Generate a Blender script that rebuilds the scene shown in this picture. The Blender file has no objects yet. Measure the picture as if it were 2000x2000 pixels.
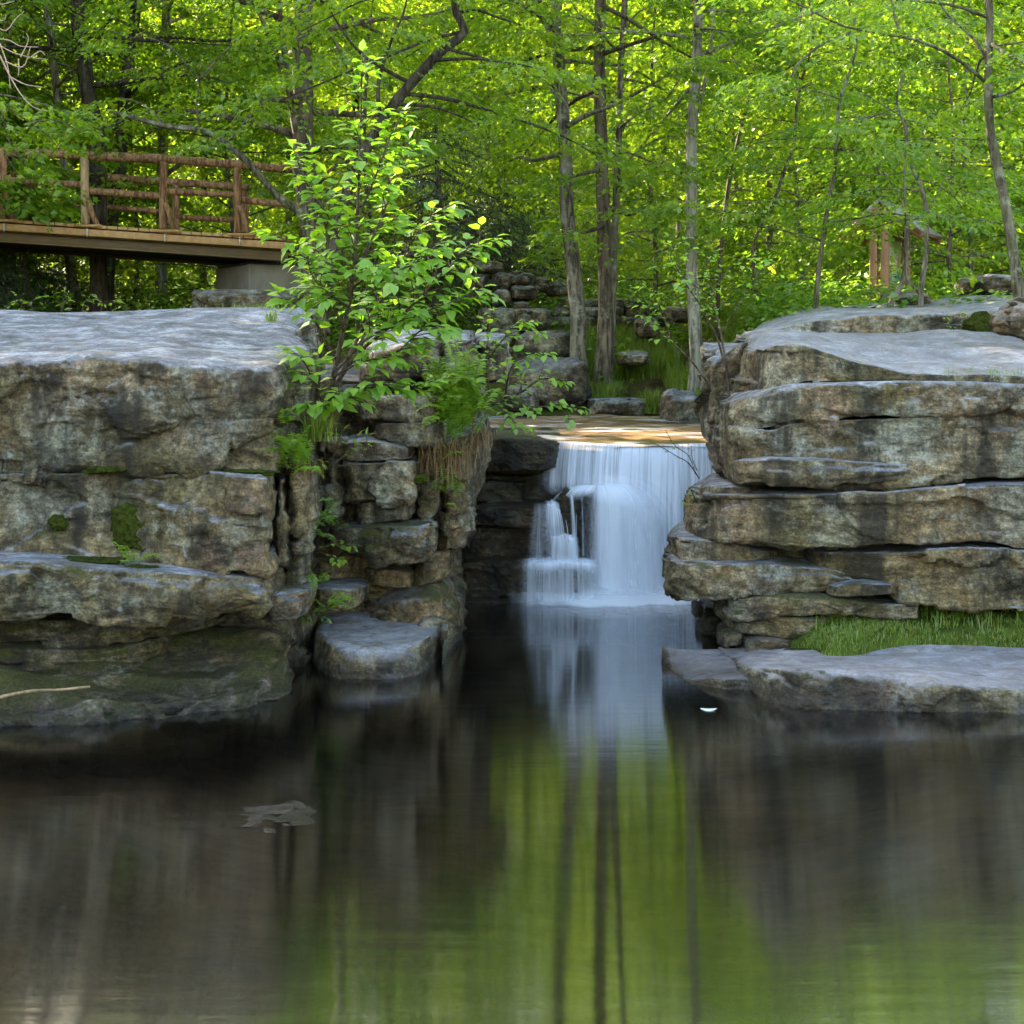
import bpy, math, random
import numpy as np
from mathutils import Vector

# ------------------------------------------------------------------ camera, sky, sun, exposure
scene = bpy.context.scene
COL = scene.collection
random.seed(7)
RNG = np.random.default_rng(7)
F, EYE, HOR = 2747.0, 2.25, 700.0      # focal length in px of the 2000 px photo, eye height, horizon row

cam_d = bpy.data.cameras.new('camera')
cam = bpy.data.objects.new('camera', cam_d); COL.objects.link(cam)
cam.location = (0, 0, EYE); cam.rotation_euler = (math.radians(90), 0, 0)
cam_d.sensor_width = 36; cam_d.lens = 36 * F / 2000
cam_d.shift_y = (HOR - 1000) / 2000
cam_d.clip_start = .1; cam_d.clip_end = 2000
scene.camera = cam

SUN_EL, SUN_AZ = math.radians(33), math.radians(-42)     # azimuth from +Y, negative = left
SUN_DIR = Vector((math.sin(SUN_AZ) * math.cos(SUN_EL), math.cos(SUN_AZ) * math.cos(SUN_EL), math.sin(SUN_EL)))
world = bpy.data.worlds.new('World'); scene.world = world; world.use_nodes = True
wn = world.node_tree.nodes; wl = world.node_tree.links
sky = wn.new('ShaderNodeTexSky'); sky.sky_type = 'NISHITA'; sky.sun_disc = False
sky.sun_elevation = SUN_EL; sky.sun_rotation = SUN_AZ
wn['Background'].inputs[1].default_value = 0.15
sky.dust_density = 2.0
wb = wn.new('ShaderNodeMix'); wb.data_type = 'RGBA'; wb.blend_type = 'MULTIPLY'; wb.inputs[0].default_value = 1; wb.inputs[7].default_value = (1.12, 1.0, .86, 1)   # the photo's warm white balance
wl.new(sky.outputs[0], wb.inputs[6]); wl.new(wb.outputs[2], wn['Background'].inputs[0])
sun_d = bpy.data.lights.new('sun', 'SUN'); sun_d.energy = 5.0; sun_d.angle = math.radians(.5); sun_d.color = (1, .86, .66)
sun = bpy.data.objects.new('sun', sun_d); COL.objects.link(sun)
sun.rotation_euler = SUN_DIR.to_track_quat('Z', 'Y').to_euler()
scene.view_settings.view_transform = 'Standard'; scene.view_settings.look = 'None'
scene.view_settings.exposure = 3.25
scene.view_settings.gamma = 1; scene.view_settings.use_curve_mapping = False
scene.render.engine = 'CYCLES'
cy = scene.cycles
cy.use_denoising = True
try: cy.denoiser = 'OPENIMAGEDENOISE'
except Exception: pass
cy.max_bounces = 9; cy.diffuse_bounces = 4; cy.glossy_bounces = 3; cy.transmission_bounces = 5; cy.transparent_max_bounces = 14
cy.sample_clamp_indirect = 6; cy.caustics_reflective = False; cy.caustics_refractive = False
cy.use_adaptive_sampling = True; cy.adaptive_threshold = 0.02

# ------------------------------------------------------------------ helpers
def P(px, py, Y):
    return ((px - 1000) * Y / F, Y, EYE - (py - HOR) * Y / F)

def PP(pts, Y=None):
    return np.array([P(p[0], p[1], p[2] if len(p) > 2 else Y) for p in pts], float)

def _h(ix, iy, iz, s):
    with np.errstate(over='ignore'):
        h = ix.astype(np.uint32) * np.uint32(374761393) + iy.astype(np.uint32) * np.uint32(668265263) + iz.astype(np.uint32) * np.uint32(2147483647 - 1274126177) + np.uint32((s * 974711 + 12345) & 0xffffffff)
        h = (h ^ (h >> np.uint32(13))) * np.uint32(1274126177)
        h = (h ^ (h >> np.uint32(15))) * np.uint32(2246822519)
        h = h ^ (h >> np.uint32(16))
    return h.astype(np.float64) / 4294967295.0

def vnoise(p, s=0):
    i = np.floor(p).astype(np.int64); f = p - i
    f = f * f * f * (f * (f * 6 - 15) + 10)
    i = i.astype(np.int32)
    r = 0
    for a in (0, 1):
        wa = f[:, 0] if a else 1 - f[:, 0]
        for b in (0, 1):
            wb = f[:, 1] if b else 1 - f[:, 1]
            for c in (0, 1):
                wc = f[:, 2] if c else 1 - f[:, 2]
                r = r + wa * wb * wc * _h(i[:, 0] + a, i[:, 1] + b, i[:, 2] + c, s)
    return r * 2 - 1

def fbm(p, o=3, s=0, g=.5):
    a, t, r = 1.0, 0.0, 0
    q = np.array(p, float)
    for k in range(o):
        r = r + a * vnoise(q + 17.3 * k, s + k); t += a
        a *= g; q = q * 2.03
    return r / t

def voro(p, s=0):
    i = np.floor(p).astype(np.int32)
    n = len(p)
    f1 = np.full(n, 9.0); f2 = np.full(n, 9.0); cr = np.zeros(n); fv = np.zeros((n, 3))
    for a in (-1, 0, 1):
        for b in (-1, 0, 1):
            for c in (-1, 0, 1):
                x, y, z = i[:, 0] + a, i[:, 1] + b, i[:, 2] + c
                fp = np.stack([x + _h(x, y, z, s), y + _h(x, y, z, s + 1), z + _h(x, y, z, s + 2)], 1)
                d = np.linalg.norm(fp - p, axis=1)
                m = d < f1
                f2 = np.where(m, f1, np.minimum(f2, d))
                cr = np.where(m, _h(x, y, z, s + 3), cr)
                fv = np.where(m[:, None], fp, fv)
                f1 = np.where(m, d, f1)
    return f1, f2, cr, fv

def mesh_np(name, verts, faces, mat=None, smooth=True, attrs=None, uv=None):
    """verts (N,3), faces (M,k) -> mesh"""
    verts = np.asarray(verts, np.float32); faces = np.asarray(faces, np.int32)
    k = faces.shape[1]
    me = bpy.data.meshes.new(name)
    me.vertices.add(len(verts)); me.vertices.foreach_set('co', verts.ravel())
    me.loops.add(faces.size); me.loops.foreach_set('vertex_index', faces.ravel())
    me.polygons.add(len(faces)); me.polygons.foreach_set('loop_start', np.arange(0, faces.size, k, dtype=np.int32))
    try: me.polygons.foreach_set('loop_total', np.full(len(faces), k, np.int32))
    except Exception: pass
    if smooth: me.polygons.foreach_set('use_smooth', np.ones(len(faces), bool))
    for an, av in (attrs or {}).items():
        at = me.attributes.new(an, 'FLOAT', 'POINT'); at.data.foreach_set('value', np.asarray(av, np.float32))
    if uv is not None:
        ul = me.uv_layers.new(name='UVMap')
        ul.data.foreach_set('uv', np.asarray(uv, np.float32)[faces.ravel()].ravel())
    me.update(calc_edges=True)
    if mat: me.materials.append(mat)
    return me

def link(name, me, parent=None, off=None):
    o = bpy.data.objects.new(name, me); COL.objects.link(o)
    if parent is not None: o.parent = parent
    return o

def tag(o, label=None, cat=None, group=None, kind=None):
    if label: o['label'] = label
    if cat: o['category'] = cat
    if group: o['group'] = group
    if kind: o['kind'] = kind
    return o

class Thing:
    """an Empty at the thing's base; parts are given in world coordinates"""
    def __init__(self, name, label, cat, base, group=None):
        self.o = bpy.data.objects.new(name, None); COL.objects.link(self.o)
        self.o.location = base; self.b = np.array(base, float)
        self.o.empty_display_size = .1
        tag(self.o, label, cat, group)
    def part(self, name, verts, faces, mat, parent=None, label=None, **kw):
        me = mesh_np(name, np.asarray(verts, float) - self.b, faces, mat, **kw)
        o = link(name, me, parent or self.o)
        if label: o['label'] = label
        return o

class Geo:
    """collects quads/tri pieces (all quads; tris repeat the last vertex is avoided by splitting)"""
    def __init__(s): s.v = []; s.f = []; s.n = 0; s.r = []
    def add(s, v, f, r=0.0):
        v = np.asarray(v, float); s.v.append(v); s.f.append(np.asarray(f, np.int64) + s.n); s.n += len(v)
        s.r.append(np.full(len(v), r) if np.isscalar(r) else r)
    def get(s): return np.concatenate(s.v), np.concatenate(s.f)
    def rnd(s): return np.concatenate(s.r)

def grid_faces(nu, nv, closed=False):
    """nu rows of nv verts"""
    i = np.arange(nu - 1)[:, None] * nv
    j = np.arange(nv if closed else nv - 1)[None, :]
    j2 = (j + 1) % nv
    return np.stack([i + j, i + j2, i + nv + j2, i + nv + j], -1).reshape(-1, 4)

def smooth_path(pts, n, rad=None):
    """Catmull-Rom through pts resampled to n points by arc length"""
    pts = np.asarray(pts, float)
    if len(pts) == 2:
        t = np.linspace(0, 1, n)[:, None]
        out = pts[0] * (1 - t) + pts[1] * t
        return out if rad is None else (out, np.interp(t[:, 0], [0, 1], rad))
    q = np.vstack([2 * pts[0] - pts[1], pts, 2 * pts[-1] - pts[-2]])
    seg = []; par = []
    for k in range(1, len(q) - 2):
        t = np.linspace(0, 1, 12, endpoint=(k == len(q) - 3))[:, None]
        a, b, c, d = q[k - 1], q[k], q[k + 1], q[k + 2]
        seg.append(.5 * (2 * b + (c - a) * t + (2 * a - 5 * b + 4 * c - d) * t ** 2 + (3 * b - a - 3 * c + d) * t ** 3))
        par.append(k - 1 + t[:, 0])
    s = np.vstack(seg); par = np.concatenate(par)
    L = np.concatenate([[0], np.cumsum(np.linalg.norm(np.diff(s, axis=0), axis=1))])
    u = np.linspace(0, L[-1], n)
    out = np.stack([np.interp(u, L, s[:, k]) for k in range(3)], 1)
    if rad is None: return out
    return out, np.interp(np.interp(u, L, par), np.arange(len(rad)), rad)

def tube(path, rad, seg=10, lump=0.0, seed=0, cap=True):
    path = np.asarray(path, float); n = len(path)
    rad = np.full(n, rad) if np.isscalar(rad) else np.asarray(rad, float)
    T = np.gradient(path, axis=0); T /= np.linalg.norm(T, axis=1)[:, None] + 1e-9
    ref = np.array([0, 0, 1.0]) if abs(T[0][2]) < .8 else np.array([0, 1.0, 0])
    A = np.cross(T, ref); A /= np.linalg.norm(A, axis=1)[:, None] + 1e-9
    B = np.cross(T, A)
    th = np.linspace(0, 2 * np.pi, seg, endpoint=False)
    d = A[:, None, :] * np.cos(th)[None, :, None] + B[:, None, :] * np.sin(th)[None, :, None]
    r = rad[:, None] * np.ones((n, seg))
    if lump:
        q = (path[:, None, :] + d * rad[:, None, None])
        r = r * (1 + lump * fbm(q.reshape(-1, 3) * np.array([9, 9, 4.]), 3, seed).reshape(n, seg))
    v = path[:, None, :] + d * r[:, :, None]
    v = v.reshape(-1, 3)
    f = grid_faces(n, seg, True)[:, ::-1]
    if cap:
        v = np.vstack([v, path[0], path[-1]])
        k = np.arange(seg); k2 = (k + 1) % seg
        # caps as quads folded over two steps
        if seg % 2 == 0:
            k = np.arange(0, seg, 2)
            c0 = np.stack([np.full(len(k), n * seg), k, (k + 1) % seg, (k + 2) % seg], 1)
            o = (n - 1) * seg
            c1 = np.stack([np.full(len(k), n * seg + 1), o + (k + 2) % seg, o + (k + 1) % seg, o + k], 1)
            f = np.vstack([f, c0, c1])
    return v, f

def boxv(c, s, R=None):
    """box as 8 verts, 6 quads; c centre, s full size, R 3x3"""
    v = np.array([[x, y, z] for x in (-.5, .5) for y in (-.5, .5) for z in (-.5, .5)]) * np.array(s, float)
    if R is not None: v = v @ np.asarray(R).T
    f = [[0, 1, 3, 2], [4, 6, 7, 5], [0, 4, 5, 1], [2, 3, 7, 6], [0, 2, 6, 4], [1, 5, 7, 3]]
    return v + np.array(c, float), np.array(f)

def bevel(o, w=.008, seg=2):
    m = o.modifiers.new('bevel', 'BEVEL'); m.width = w; m.segments = seg; m.limit_method = 'ANGLE'
    return o

# ------------------------------------------------------------------ materials
def new_mat(name):
    m = bpy.data.materials.new(name); m.use_nodes = True
    m.node_tree.nodes.clear()
    return m, N(m.node_tree)

class N:
    def __init__(s, nt): s.t = nt
    def n(s, ty, ins=None, **kw):
        x = s.t.nodes.new(ty)
        for k, v in kw.items(): setattr(x, k, v)
        for k, v in (ins or {}).items(): s.set(x, k, v)
        return x
    def set(s, x, k, v):
        sock = x.inputs[k]
        if hasattr(v, 'outputs'): s.t.links.new(v.outputs[0], sock)
        elif hasattr(v, 'is_output'): s.t.links.new(v, sock)
        else: sock.default_value = v
    def pos(s): return s.n('ShaderNodeNewGeometry').outputs['Position']
    def nrm(s): return s.n('ShaderNodeNewGeometry').outputs['Normal']
    def scl(s, v, xyz): return s.n('ShaderNodeVectorMath', {0: v, 1: xyz}, operation='MULTIPLY')
    def noise(s, v, scale, det=4, rough=.55, dist=0.0):
        return s.n('ShaderNodeTexNoise', {'Vector': v, 'Scale': scale, 'Detail': det, 'Roughness': rough, 'Distortion': dist}).outputs[0]
    def ramp(s, f, stops, interp='LINEAR'):
        r = s.n('ShaderNodeValToRGB', {'Fac': f}); e = r.color_ramp; e.interpolation = interp
        while len(e.elements) < len(stops): e.elements.new(.5)
        for el, (p, c) in zip(e.elements, stops):
            el.position = p; el.color = (c, c, c, 1) if np.isscalar(c) else (*c, 1)
        return r.outputs[0]
    def mix(s, f, a, b, blend='MIX'):
        x = s.n('ShaderNodeMix', data_type='RGBA', blend_type=blend)
        s.set(x, 0, f)
        for k, v in ((6, a), (7, b)):
            s.set(x, k, (*v, 1) if isinstance(v, tuple) else v)
        return x.outputs[2]
    def math(s, op, a, b=0.0, c=None, clamp=False):
        x = s.n('ShaderNodeMath', {0: a, 1: b}, operation=op, use_clamp=clamp)
        if c is not None: s.set(x, 2, c)
        return x.outputs[0]
    def sep(s, v): return s.n('ShaderNodeSeparateXYZ', {0: v}).outputs
    def bump(s, h, st=.5, dist=.02, normal=None):
        ins = {'Height': h, 'Strength': st, 'Distance': dist}
        if normal is not None: ins['Normal'] = normal
        return s.n('ShaderNodeBump', ins).outputs[0]
    def out(s, sh): s.n('ShaderNodeOutputMaterial', {'Surface': sh})
    def bsdf(s, **k): return s.n('ShaderNodeBsdfPrincipled', {kk.replace('_', ' '): v for kk, v in k.items()}).outputs[0]

def rock_mat(name, dark=1.0, mossy=.5, wet=False, top=1.0, warm=.5, pale=0.0, wz=.10):
    m, n = new_mat(name)
    p = n.pos(); nz = n.sep(n.nrm())[2]; z = n.sep(p)[2]
    n1 = n.noise(p, 1.7, 9, .62)
    c = n.ramp(n1, [(.33, (.042, .034, .020)), (.45, (.125, .102, .064)), (.57, (.215, .18, .118)), (.70, (.32, .285, .21))])
    n2 = n.noise(n.scl(p, (1, 1, 1.4)), .9, 5, .6)
    off = lambda k: n.n('ShaderNodeVectorMath', {0: p, 1: (k * 7.3, k * 3.1, k * 5.7)}, operation='ADD')
    c = n.mix(n.math('MULTIPLY', n.ramp(n2, [(.44, 0.0), (.60, 1.0)]), warm), c, (.255, .175, .092))
    c = n.mix(n.math('MULTIPLY', n.ramp(n.noise(off(1), 1.2, 9, .68), [(.47, 0.0), (.58, 1.0)]), .62), c, (.070, .066, .022))
    c = n.mix(n.math('MULTIPLY', n.ramp(n.noise(off(2), 1.5, 8, .66), [(.52, 0.0), (.62, 1.0)]), .5), c, (.125, .085, .070))
    c = n.mix(n.math('MULTIPLY', n.ramp(n.noise(off(3), 1.9, 9, .7), [(.50, 0.0), (.60, 1.0)]), .6), c, (.27, .275, .225))
    gl = n.math('MULTIPLY', n.ramp(n.math('DIVIDE', z, 2.4), [(.1, .62), (.95, .10)]), n.ramp(n.noise(off(5), 1.4, 8, .68), [(.42, 0.0), (.58, 1.0)]))
    c = n.mix(gl, c, (.17, .13, .045))
    c = n.mix(n.math('MULTIPLY', n.ramp(n.noise(off(4), 2.3, 9, .72), [(.54, 0.0), (.62, 1.0)]), .75), c, (.028, .025, .015))
    # grain streaked along the bedding
    n3 = n.noise(n.scl(p, (6, 6, 26)), 1.0, 6, .7)
    c = n.mix(.55, c, n.ramp(n3, [(.32, .18), (.68, .82)]), 'OVERLAY')
    n3b = n.noise(p, 55, 4, .7)
    n3c = n.noise(p, 13, 7, .72)
    c = n.mix(.75, c, n.ramp(n3c, [(.36, .2), (.64, .8)]), 'OVERLAY')
    c = n.mix(.5, c, n.ramp(n3b, [(.36, .22), (.64, .78)]), 'OVERLAY')
    # pale lichen blotches, fine crust
    l1 = n.noise(p, 3.1, 8, .72, .4)
    l2 = n.noise(p, 24, 5, .7)
    li = n.math('MULTIPLY', n.ramp(l1, [(.53, 0.0), (.66, 1.0)]), n.ramp(l2, [(.42, 0.0), (.58, 1.0)]))
    c = n.mix(n.math('MULTIPLY', li, .75), c, (.36, .375, .33))
    vz = n.n('ShaderNodeTexVoronoi', {'Vector': p, 'Scale': 9.0}).outputs['Distance']
    sp = n.math('MULTIPLY', n.ramp(vz, [(.10, 1.0), (.19, 0.0)]), n.ramp(n.noise(p, 2.4, 3), [(.52, 0.0), (.6, 1.0)]))
    c = n.mix(n.math('MULTIPLY', sp, n.ramp(l2, [(.38, 0.0), (.5, .35)])), c, (.45, .46, .43))
    # dark seepage streaks running down the faces
    st = n.noise(n.scl(p, (3.2, 3.2, .45)), 1.0, 6, .62, .3)
    stf = n.math('MULTIPLY', n.ramp(st, [(.49, 0.0), (.62, 1.0)]), n.ramp(nz, [(.35, 1.0), (.7, 0.0)]))
    c = n.mix(n.math('MULTIPLY', stf, .78), c, (.030, .027, .016))
    c = n.n('ShaderNodeHueSaturation', {'Saturation': .98, 'Value': 1.0, 'Color': c}).outputs[0]
    c = n.mix(1.0, n.n('ShaderNodeGamma', {0: c, 1: 1.32}).outputs[0], (1.75, 1.75, 1.75), 'MULTIPLY')
    # weathered lichen on tops, plus bluish skylight painted into the upward faces
    tp = n.ramp(nz, [(.45, 0.0), (.82, 1.0)])
    t1 = n.noise(n.scl(p, (2.6, 4, 4)), 1.5, 9, .72)
    tc = n.ramp(t1, [(.34, (.070, .072, .074)), (.48, (.165, .172, .185)), (.62, (.36, .375, .40))])
    t2 = n.noise(n.scl(p, (9, 15, 15)), 2.8, 8, .78)
    tc = n.mix(.85, tc, n.ramp(t2, [(.33, .2), (.67, .8)]), 'OVERLAY')
    if pale: tc = n.mix(pale, tc, (.30, .285, .28))
    tp = n.math('MULTIPLY', tp, n.ramp(n.noise(p, 4.5, 6, .7), [(.3, .35), (.5, 1.0)]))
    c = n.mix(n.math('MULTIPLY', tp, top), c, tc)
    # moss: damp, low, level places
    mn = n.noise(p, 2.6, 7, .68)
    low = n.ramp(n.math('DIVIDE', z, 2.5), [(.05, 1.0), (.85, .12)])
    lev = n.ramp(nz, [(-.1, .10), (.5, 1.0)])
    mf = n.math('MULTIPLY', n.math('MULTIPLY', low, lev), mossy)
    mf = n.ramp(n.math('ADD', mn, n.math('MULTIPLY', mf, .32)), [(.66, 0.0), (.74, 1.0)])
    mcol = n.ramp(n.noise(p, 40, 4, .7), [(.3, (.030, .032, .004)), (.7, (.125, .125, .014))])
    c = n.mix(n.math('MULTIPLY', mf, .9), c, mcol)
    # wet band at the waterline
    wt = n.ramp(n.math('ADD', z, n.math('MULTIPLY', n.math('SUBTRACT', n1, .5), .25)), [(wz * .3, 1.0), (wz * 1.3, 0.0)])
    if wet: wt = n.math('MAXIMUM', wt, .85)
    c = n.mix(n.math('MULTIPLY', wt, .62), c, (.012, .010, .008))
    if dark != 1.0: c = n.mix(1.0, c, (dark, dark, dark), 'MULTIPLY')
    rough = n.math('SUBTRACT', .88, n.math('MULTIPLY', wt, .58 if wet else .4))
    h = n.math('ADD', n.math('MULTIPLY', n.noise(p, 11, 10, .68), 1.0), n.math('MULTIPLY', n.noise(n.scl(p, (5, 5, 30)), 1.3, 6, .65), .6))
    h = n.math('ADD', h, n.math('MULTIPLY', mf, n.math('MULTIPLY', n.noise(p, 70, 3), .9)))
    v1 = n.n('ShaderNodeTexVoronoi', {'Vector': n.n('ShaderNodeVectorMath', {0: n.scl(p, (4.5, 4.5, 9)), 1: n.scl(n.n('ShaderNodeTexNoise', {'Vector': p, 'Scale': 4.0, 'Detail': 4.0}).outputs[1], (2.2, 2.2, 2.2))}, operation='ADD'), 'Scale': 1.0}).outputs['Distance']
    v2 = n.n('ShaderNodeTexVoronoi', {'Vector': n.n('ShaderNodeVectorMath', {0: n.scl(p, (13, 13, 24)), 1: n.scl(n.n('ShaderNodeTexNoise', {'Vector': p, 'Scale': 11.0, 'Detail': 4.0}).outputs[1], (2.5, 2.5, 2.5))}, operation='ADD'), 'Scale': 1.0}).outputs['Distance']
    h = n.math('ADD', h, n.math('ADD', n.math('MULTIPLY', v1, .9), n.math('MULTIPLY', v2, .4)))
    b1 = n.bump(h, 1.0, .06)
    b2 = n.bump(n.noise(p, 60, 5, .75), .8, .012, b1)
    n.out(n.bsdf(Base_Color=c, Roughness=rough, Normal=b2, Specular_IOR_Level=.35))
    return m

def leaf_mat(name, cols, trans=.5, gloss=.06, tboost=1.6, rough=.4):
    m, n = new_mat(name)
    a = n.n('ShaderNodeAttribute', attribute_name='rnd').outputs['Fac']
    c = n.ramp(a, [(i / max(1, len(cols) - 1), cc) for i, cc in enumerate(cols)])
    tc = n.mix(1.0, c, (tboost * 1.03, tboost, tboost * .6), 'MULTIPLY')
    d = n.n('ShaderNodeBsdfDiffuse', {'Color': c}); t = n.n('ShaderNodeBsdfTranslucent', {'Color': tc})
    x = n.n('ShaderNodeMixShader', {0: trans, 1: d, 2: t})
    g = n.n('ShaderNodeBsdfGlossy', {'Color': (1, 1, 1, 1), 'Roughness': rough})
    n.out(n.n('ShaderNodeMixShader', {0: gloss, 1: x, 2: g}).outputs[0])
    return m

def bark_mat(name, c0, c1, lich=.3, scale=1.0, moss=0.0):
    c0, c1 = (c0[0] * 1.0, c0[1] * .97, c0[2] * .82), (c1[0] * 1.0, c1[1] * .97, c1[2] * .82)
    m, n = new_mat(name)
    p = n.n('ShaderNodeTexCoord').outputs['Object']
    q = n.scl(p, (11 * scale, 11 * scale, 1.7 * scale))
    a = n.noise(q, 1.6, 8, .7, .6)
    c = n.mix(n.ramp(a, [(.40, 0.0), (.58, 1.0)]), tuple(x * .6 for x in c0), c1)
    l = n.noise(p, 5.5, 6, .7)
    c = n.mix(n.math('MULTIPLY', n.ramp(l, [(.53, 0.0), (.63, 1.0)]), lich), c, (.34, .35, .27))
    dk = n.noise(n.scl(p, (1, 1, .5)), 2.2, 4, .6)
    c = n.mix(n.math('MULTIPLY', n.ramp(dk, [(.5, 0.0), (.7, 1.0)]), .55), c, tuple(x * .35 for x in c0))
    if moss: c = n.mix(n.math('MULTIPLY', n.ramp(n.noise(p, 3.3, 6), [(.45, 0.0), (.6, 1.0)]), moss), c, (.06, .075, .015))
    b = n.bump(a, 1.0, .06)
    n.out(n.bsdf(Base_Color=c, Roughness=.9, Normal=b, Specular_IOR_Level=.2))
    return m

def plain_mat(name, c0, c1, scale=6, stretch=(1, 1, 1), rough=.7, bump=.3, spec=.3):
    m, n = new_mat(name)
    p = n.n('ShaderNodeTexCoord').outputs['Object']
    a = n.noise(n.scl(p, stretch), scale, 7, .65)
    c = n.mix(n.ramp(a, [(.32, 0.0), (.68, 1.0)]), c0, c1)
    n.out(n.bsdf(Base_Color=c, Roughness=rough, Normal=n.bump(a, bump, .02), Specular_IOR_Level=spec))
    return m

M = {}
M['rock'] = rock_mat('rock')
M['rock_mossy'] = rock_mat('rock_mossy', mossy=.85, warm=.6)
M['rock_low'] = rock_mat('rock_low', mossy=.62, top=.4, warm=.8, dark=.9)
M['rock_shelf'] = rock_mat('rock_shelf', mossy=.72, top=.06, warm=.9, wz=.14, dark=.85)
M['rock_wet'] = rock_mat('rock_wet', dark=.62, mossy=.5, wet=True, top=.12, warm=.7)
M['rock_slab'] = rock_mat('rock_slab', mossy=.12, warm=.35, pale=.5, wz=.13)
M['rock_far'] = rock_mat('rock_far', mossy=.45, top=.6, dark=.9)
M['bark_grey'] = bark_mat('bark_grey', (.07, .062, .05), (.20, .18, .145), .5)
M['bark_brown'] = bark_mat('bark_brown', (.055, .042, .03), (.15, .12, .09), .25)
M['bark_dark'] = bark_mat('bark_dark', (.022, .018, .014), (.075, .062, .048), .12)
M['bark_pale'] = bark_mat('bark_pale', (.13, .12, .10), (.31, .295, .255), .5, .7)
M['bark_moss'] = bark_mat('bark_moss', (.06, .052, .035), (.17, .155, .115), .6, 1.0, .35)
M['twig'] = bark_mat('twig', (.05, .036, .026), (.13, .10, .075), .2, 2)
M['bare_twig'] = plain_mat('bare_twig', (.28, .17, .12), (.42, .29, .22), 14)
M['log'] = bark_mat('log', (.18, .09, .046), (.37, .205, .115), .12, 1.2)
M['log_pale'] = bark_mat('log_pale', (.42, .28, .16), (.48, .34, .22), .0, 1.0)
M['plank'] = plain_mat('plank', (.26, .145, .05), (.42, .25, .10), 5, (3, 3, 3), .65)
M['beam'] = plain_mat('beam', (.060, .038, .010), (.105, .066, .018), 3, (1, 1, 3), .5)
M['beam_dark'] = plain_mat('beam_dark', (.008, .007, .006), (.018, .016, .014), 4)
M['bolt'] = plain_mat('bolt', (.32, .31, .29), (.5, .48, .45), 20, rough=.4)
M['concrete'] = plain_mat('concrete', (.10, .088, .064), (.20, .18, .14), 2.2, (1, 1, .5), .85)
L = {}
L['sapling'] = leaf_mat('leaf_sapling', [(.085, .19, .012), (.125, .255, .018), (.17, .31, .022), (.22, .34, .026)], .5, .04, 1.9, .5)
L['maple'] = leaf_mat('leaf_maple', [(.065, .135, .009), (.11, .20, .011), (.155, .25, .013), (.20, .28, .016)], .55, .03)
L['beech'] = leaf_mat('leaf_beech', [(.08, .165, .012), (.12, .225, .016), (.165, .265, .02), (.21, .295, .025)], .58, .035)
L['yellow'] = leaf_mat('leaf_yellow', [(.10, .18, .012), (.16, .24, .014), (.21, .28, .016), (.27, .31, .02)], .6, .04, 1.8)
L['hemlock'] = leaf_mat('leaf_hemlock', [(.014, .034, .012), (.025, .052, .018), (.035, .07, .024), (.045, .085, .02)], .25, .06, 1.3)
L['fern'] = leaf_mat('leaf_fern', [(.12, .235, .012), (.165, .285, .016), (.21, .32, .02)], .5, .03)
L['grass'] = leaf_mat('grass_blade', [(.08, .15, .008), (.13, .215, .012), (.18, .25, .02), (.25, .235, .07)], .35, .04, 1.4)
L['dry'] = leaf_mat('dry_grass', [(.13, .075, .03), (.22, .13, .055), (.30, .20, .10)], .2, .03, 1.0)
L['under'] = leaf_mat('leaf_under', [(.045, .12, .008), (.08, .18, .012), (.12, .23, .014), (.18, .27, .02)], .5, .04)
M['moss'] = plain_mat('moss', (.010, .014, .002), (.048, .062, .009), 38, rough=1.0, bump=1.0, spec=.05)
# ------------------------------------------------------------------ ground
def sst(a, b, x): t = np.clip((x - a) / (b - a), 0, 1); return t * t * (3 - 2 * t)

def ground_z(x, y):
    x = np.asarray(x, float); y = np.asarray(y, float)
    p = np.stack([x * .35, y * .35, np.zeros_like(x)], -1).reshape(-1, 3)
    nz = fbm(p, 4, 31).reshape(x.shape)
    back = 1.62 + .95 * sst(18.0, 22, y) + .085 * np.clip(y - 22, 0, 14) + .42 * np.clip(y - 36, 0, 50) + .15 * np.clip(y - 86, 0, 200)
    left = 1.75 + .25 * sst(12, 20, y)
    right = 2.15 + .55 * sst(13, 19, y)
    wl_ = 1 - sst(-1.6, -.6, x - .02 * y); wr = sst(2.2, 3.2, x)
    bank = np.maximum(back, np.maximum(left * wl_, right * wr) * (1 - sst(24, 30, y)) + back * sst(24, 30, y))
    bank = np.where(y > 30, back, bank)
    chan = 1.40
    inch = (1 - wl_) * (1 - wr) * (1 - sst(17.6, 18.4, y))
    up = bank * (1 - inch) + chan * inch + nz * .16 * (1 - inch)
    pool = -.75 + .25 * nz + .45 * (1 - sst(-3.4, -1.2, x)) * sst(5, 8, y) + .2 * sst(1.5, 3, x)
    edge = np.where((x < -1.4) | (x > 1.8), 11.8, 13.65)
    k = sst(0, .35, y - edge)
    side = sst(7, 10, np.abs(x)) * 2.0
    front = sst(0, 4, -y - 1.0) * 2.0
    lower = pool + side + front
    return lower * (1 - k) + up * k

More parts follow.
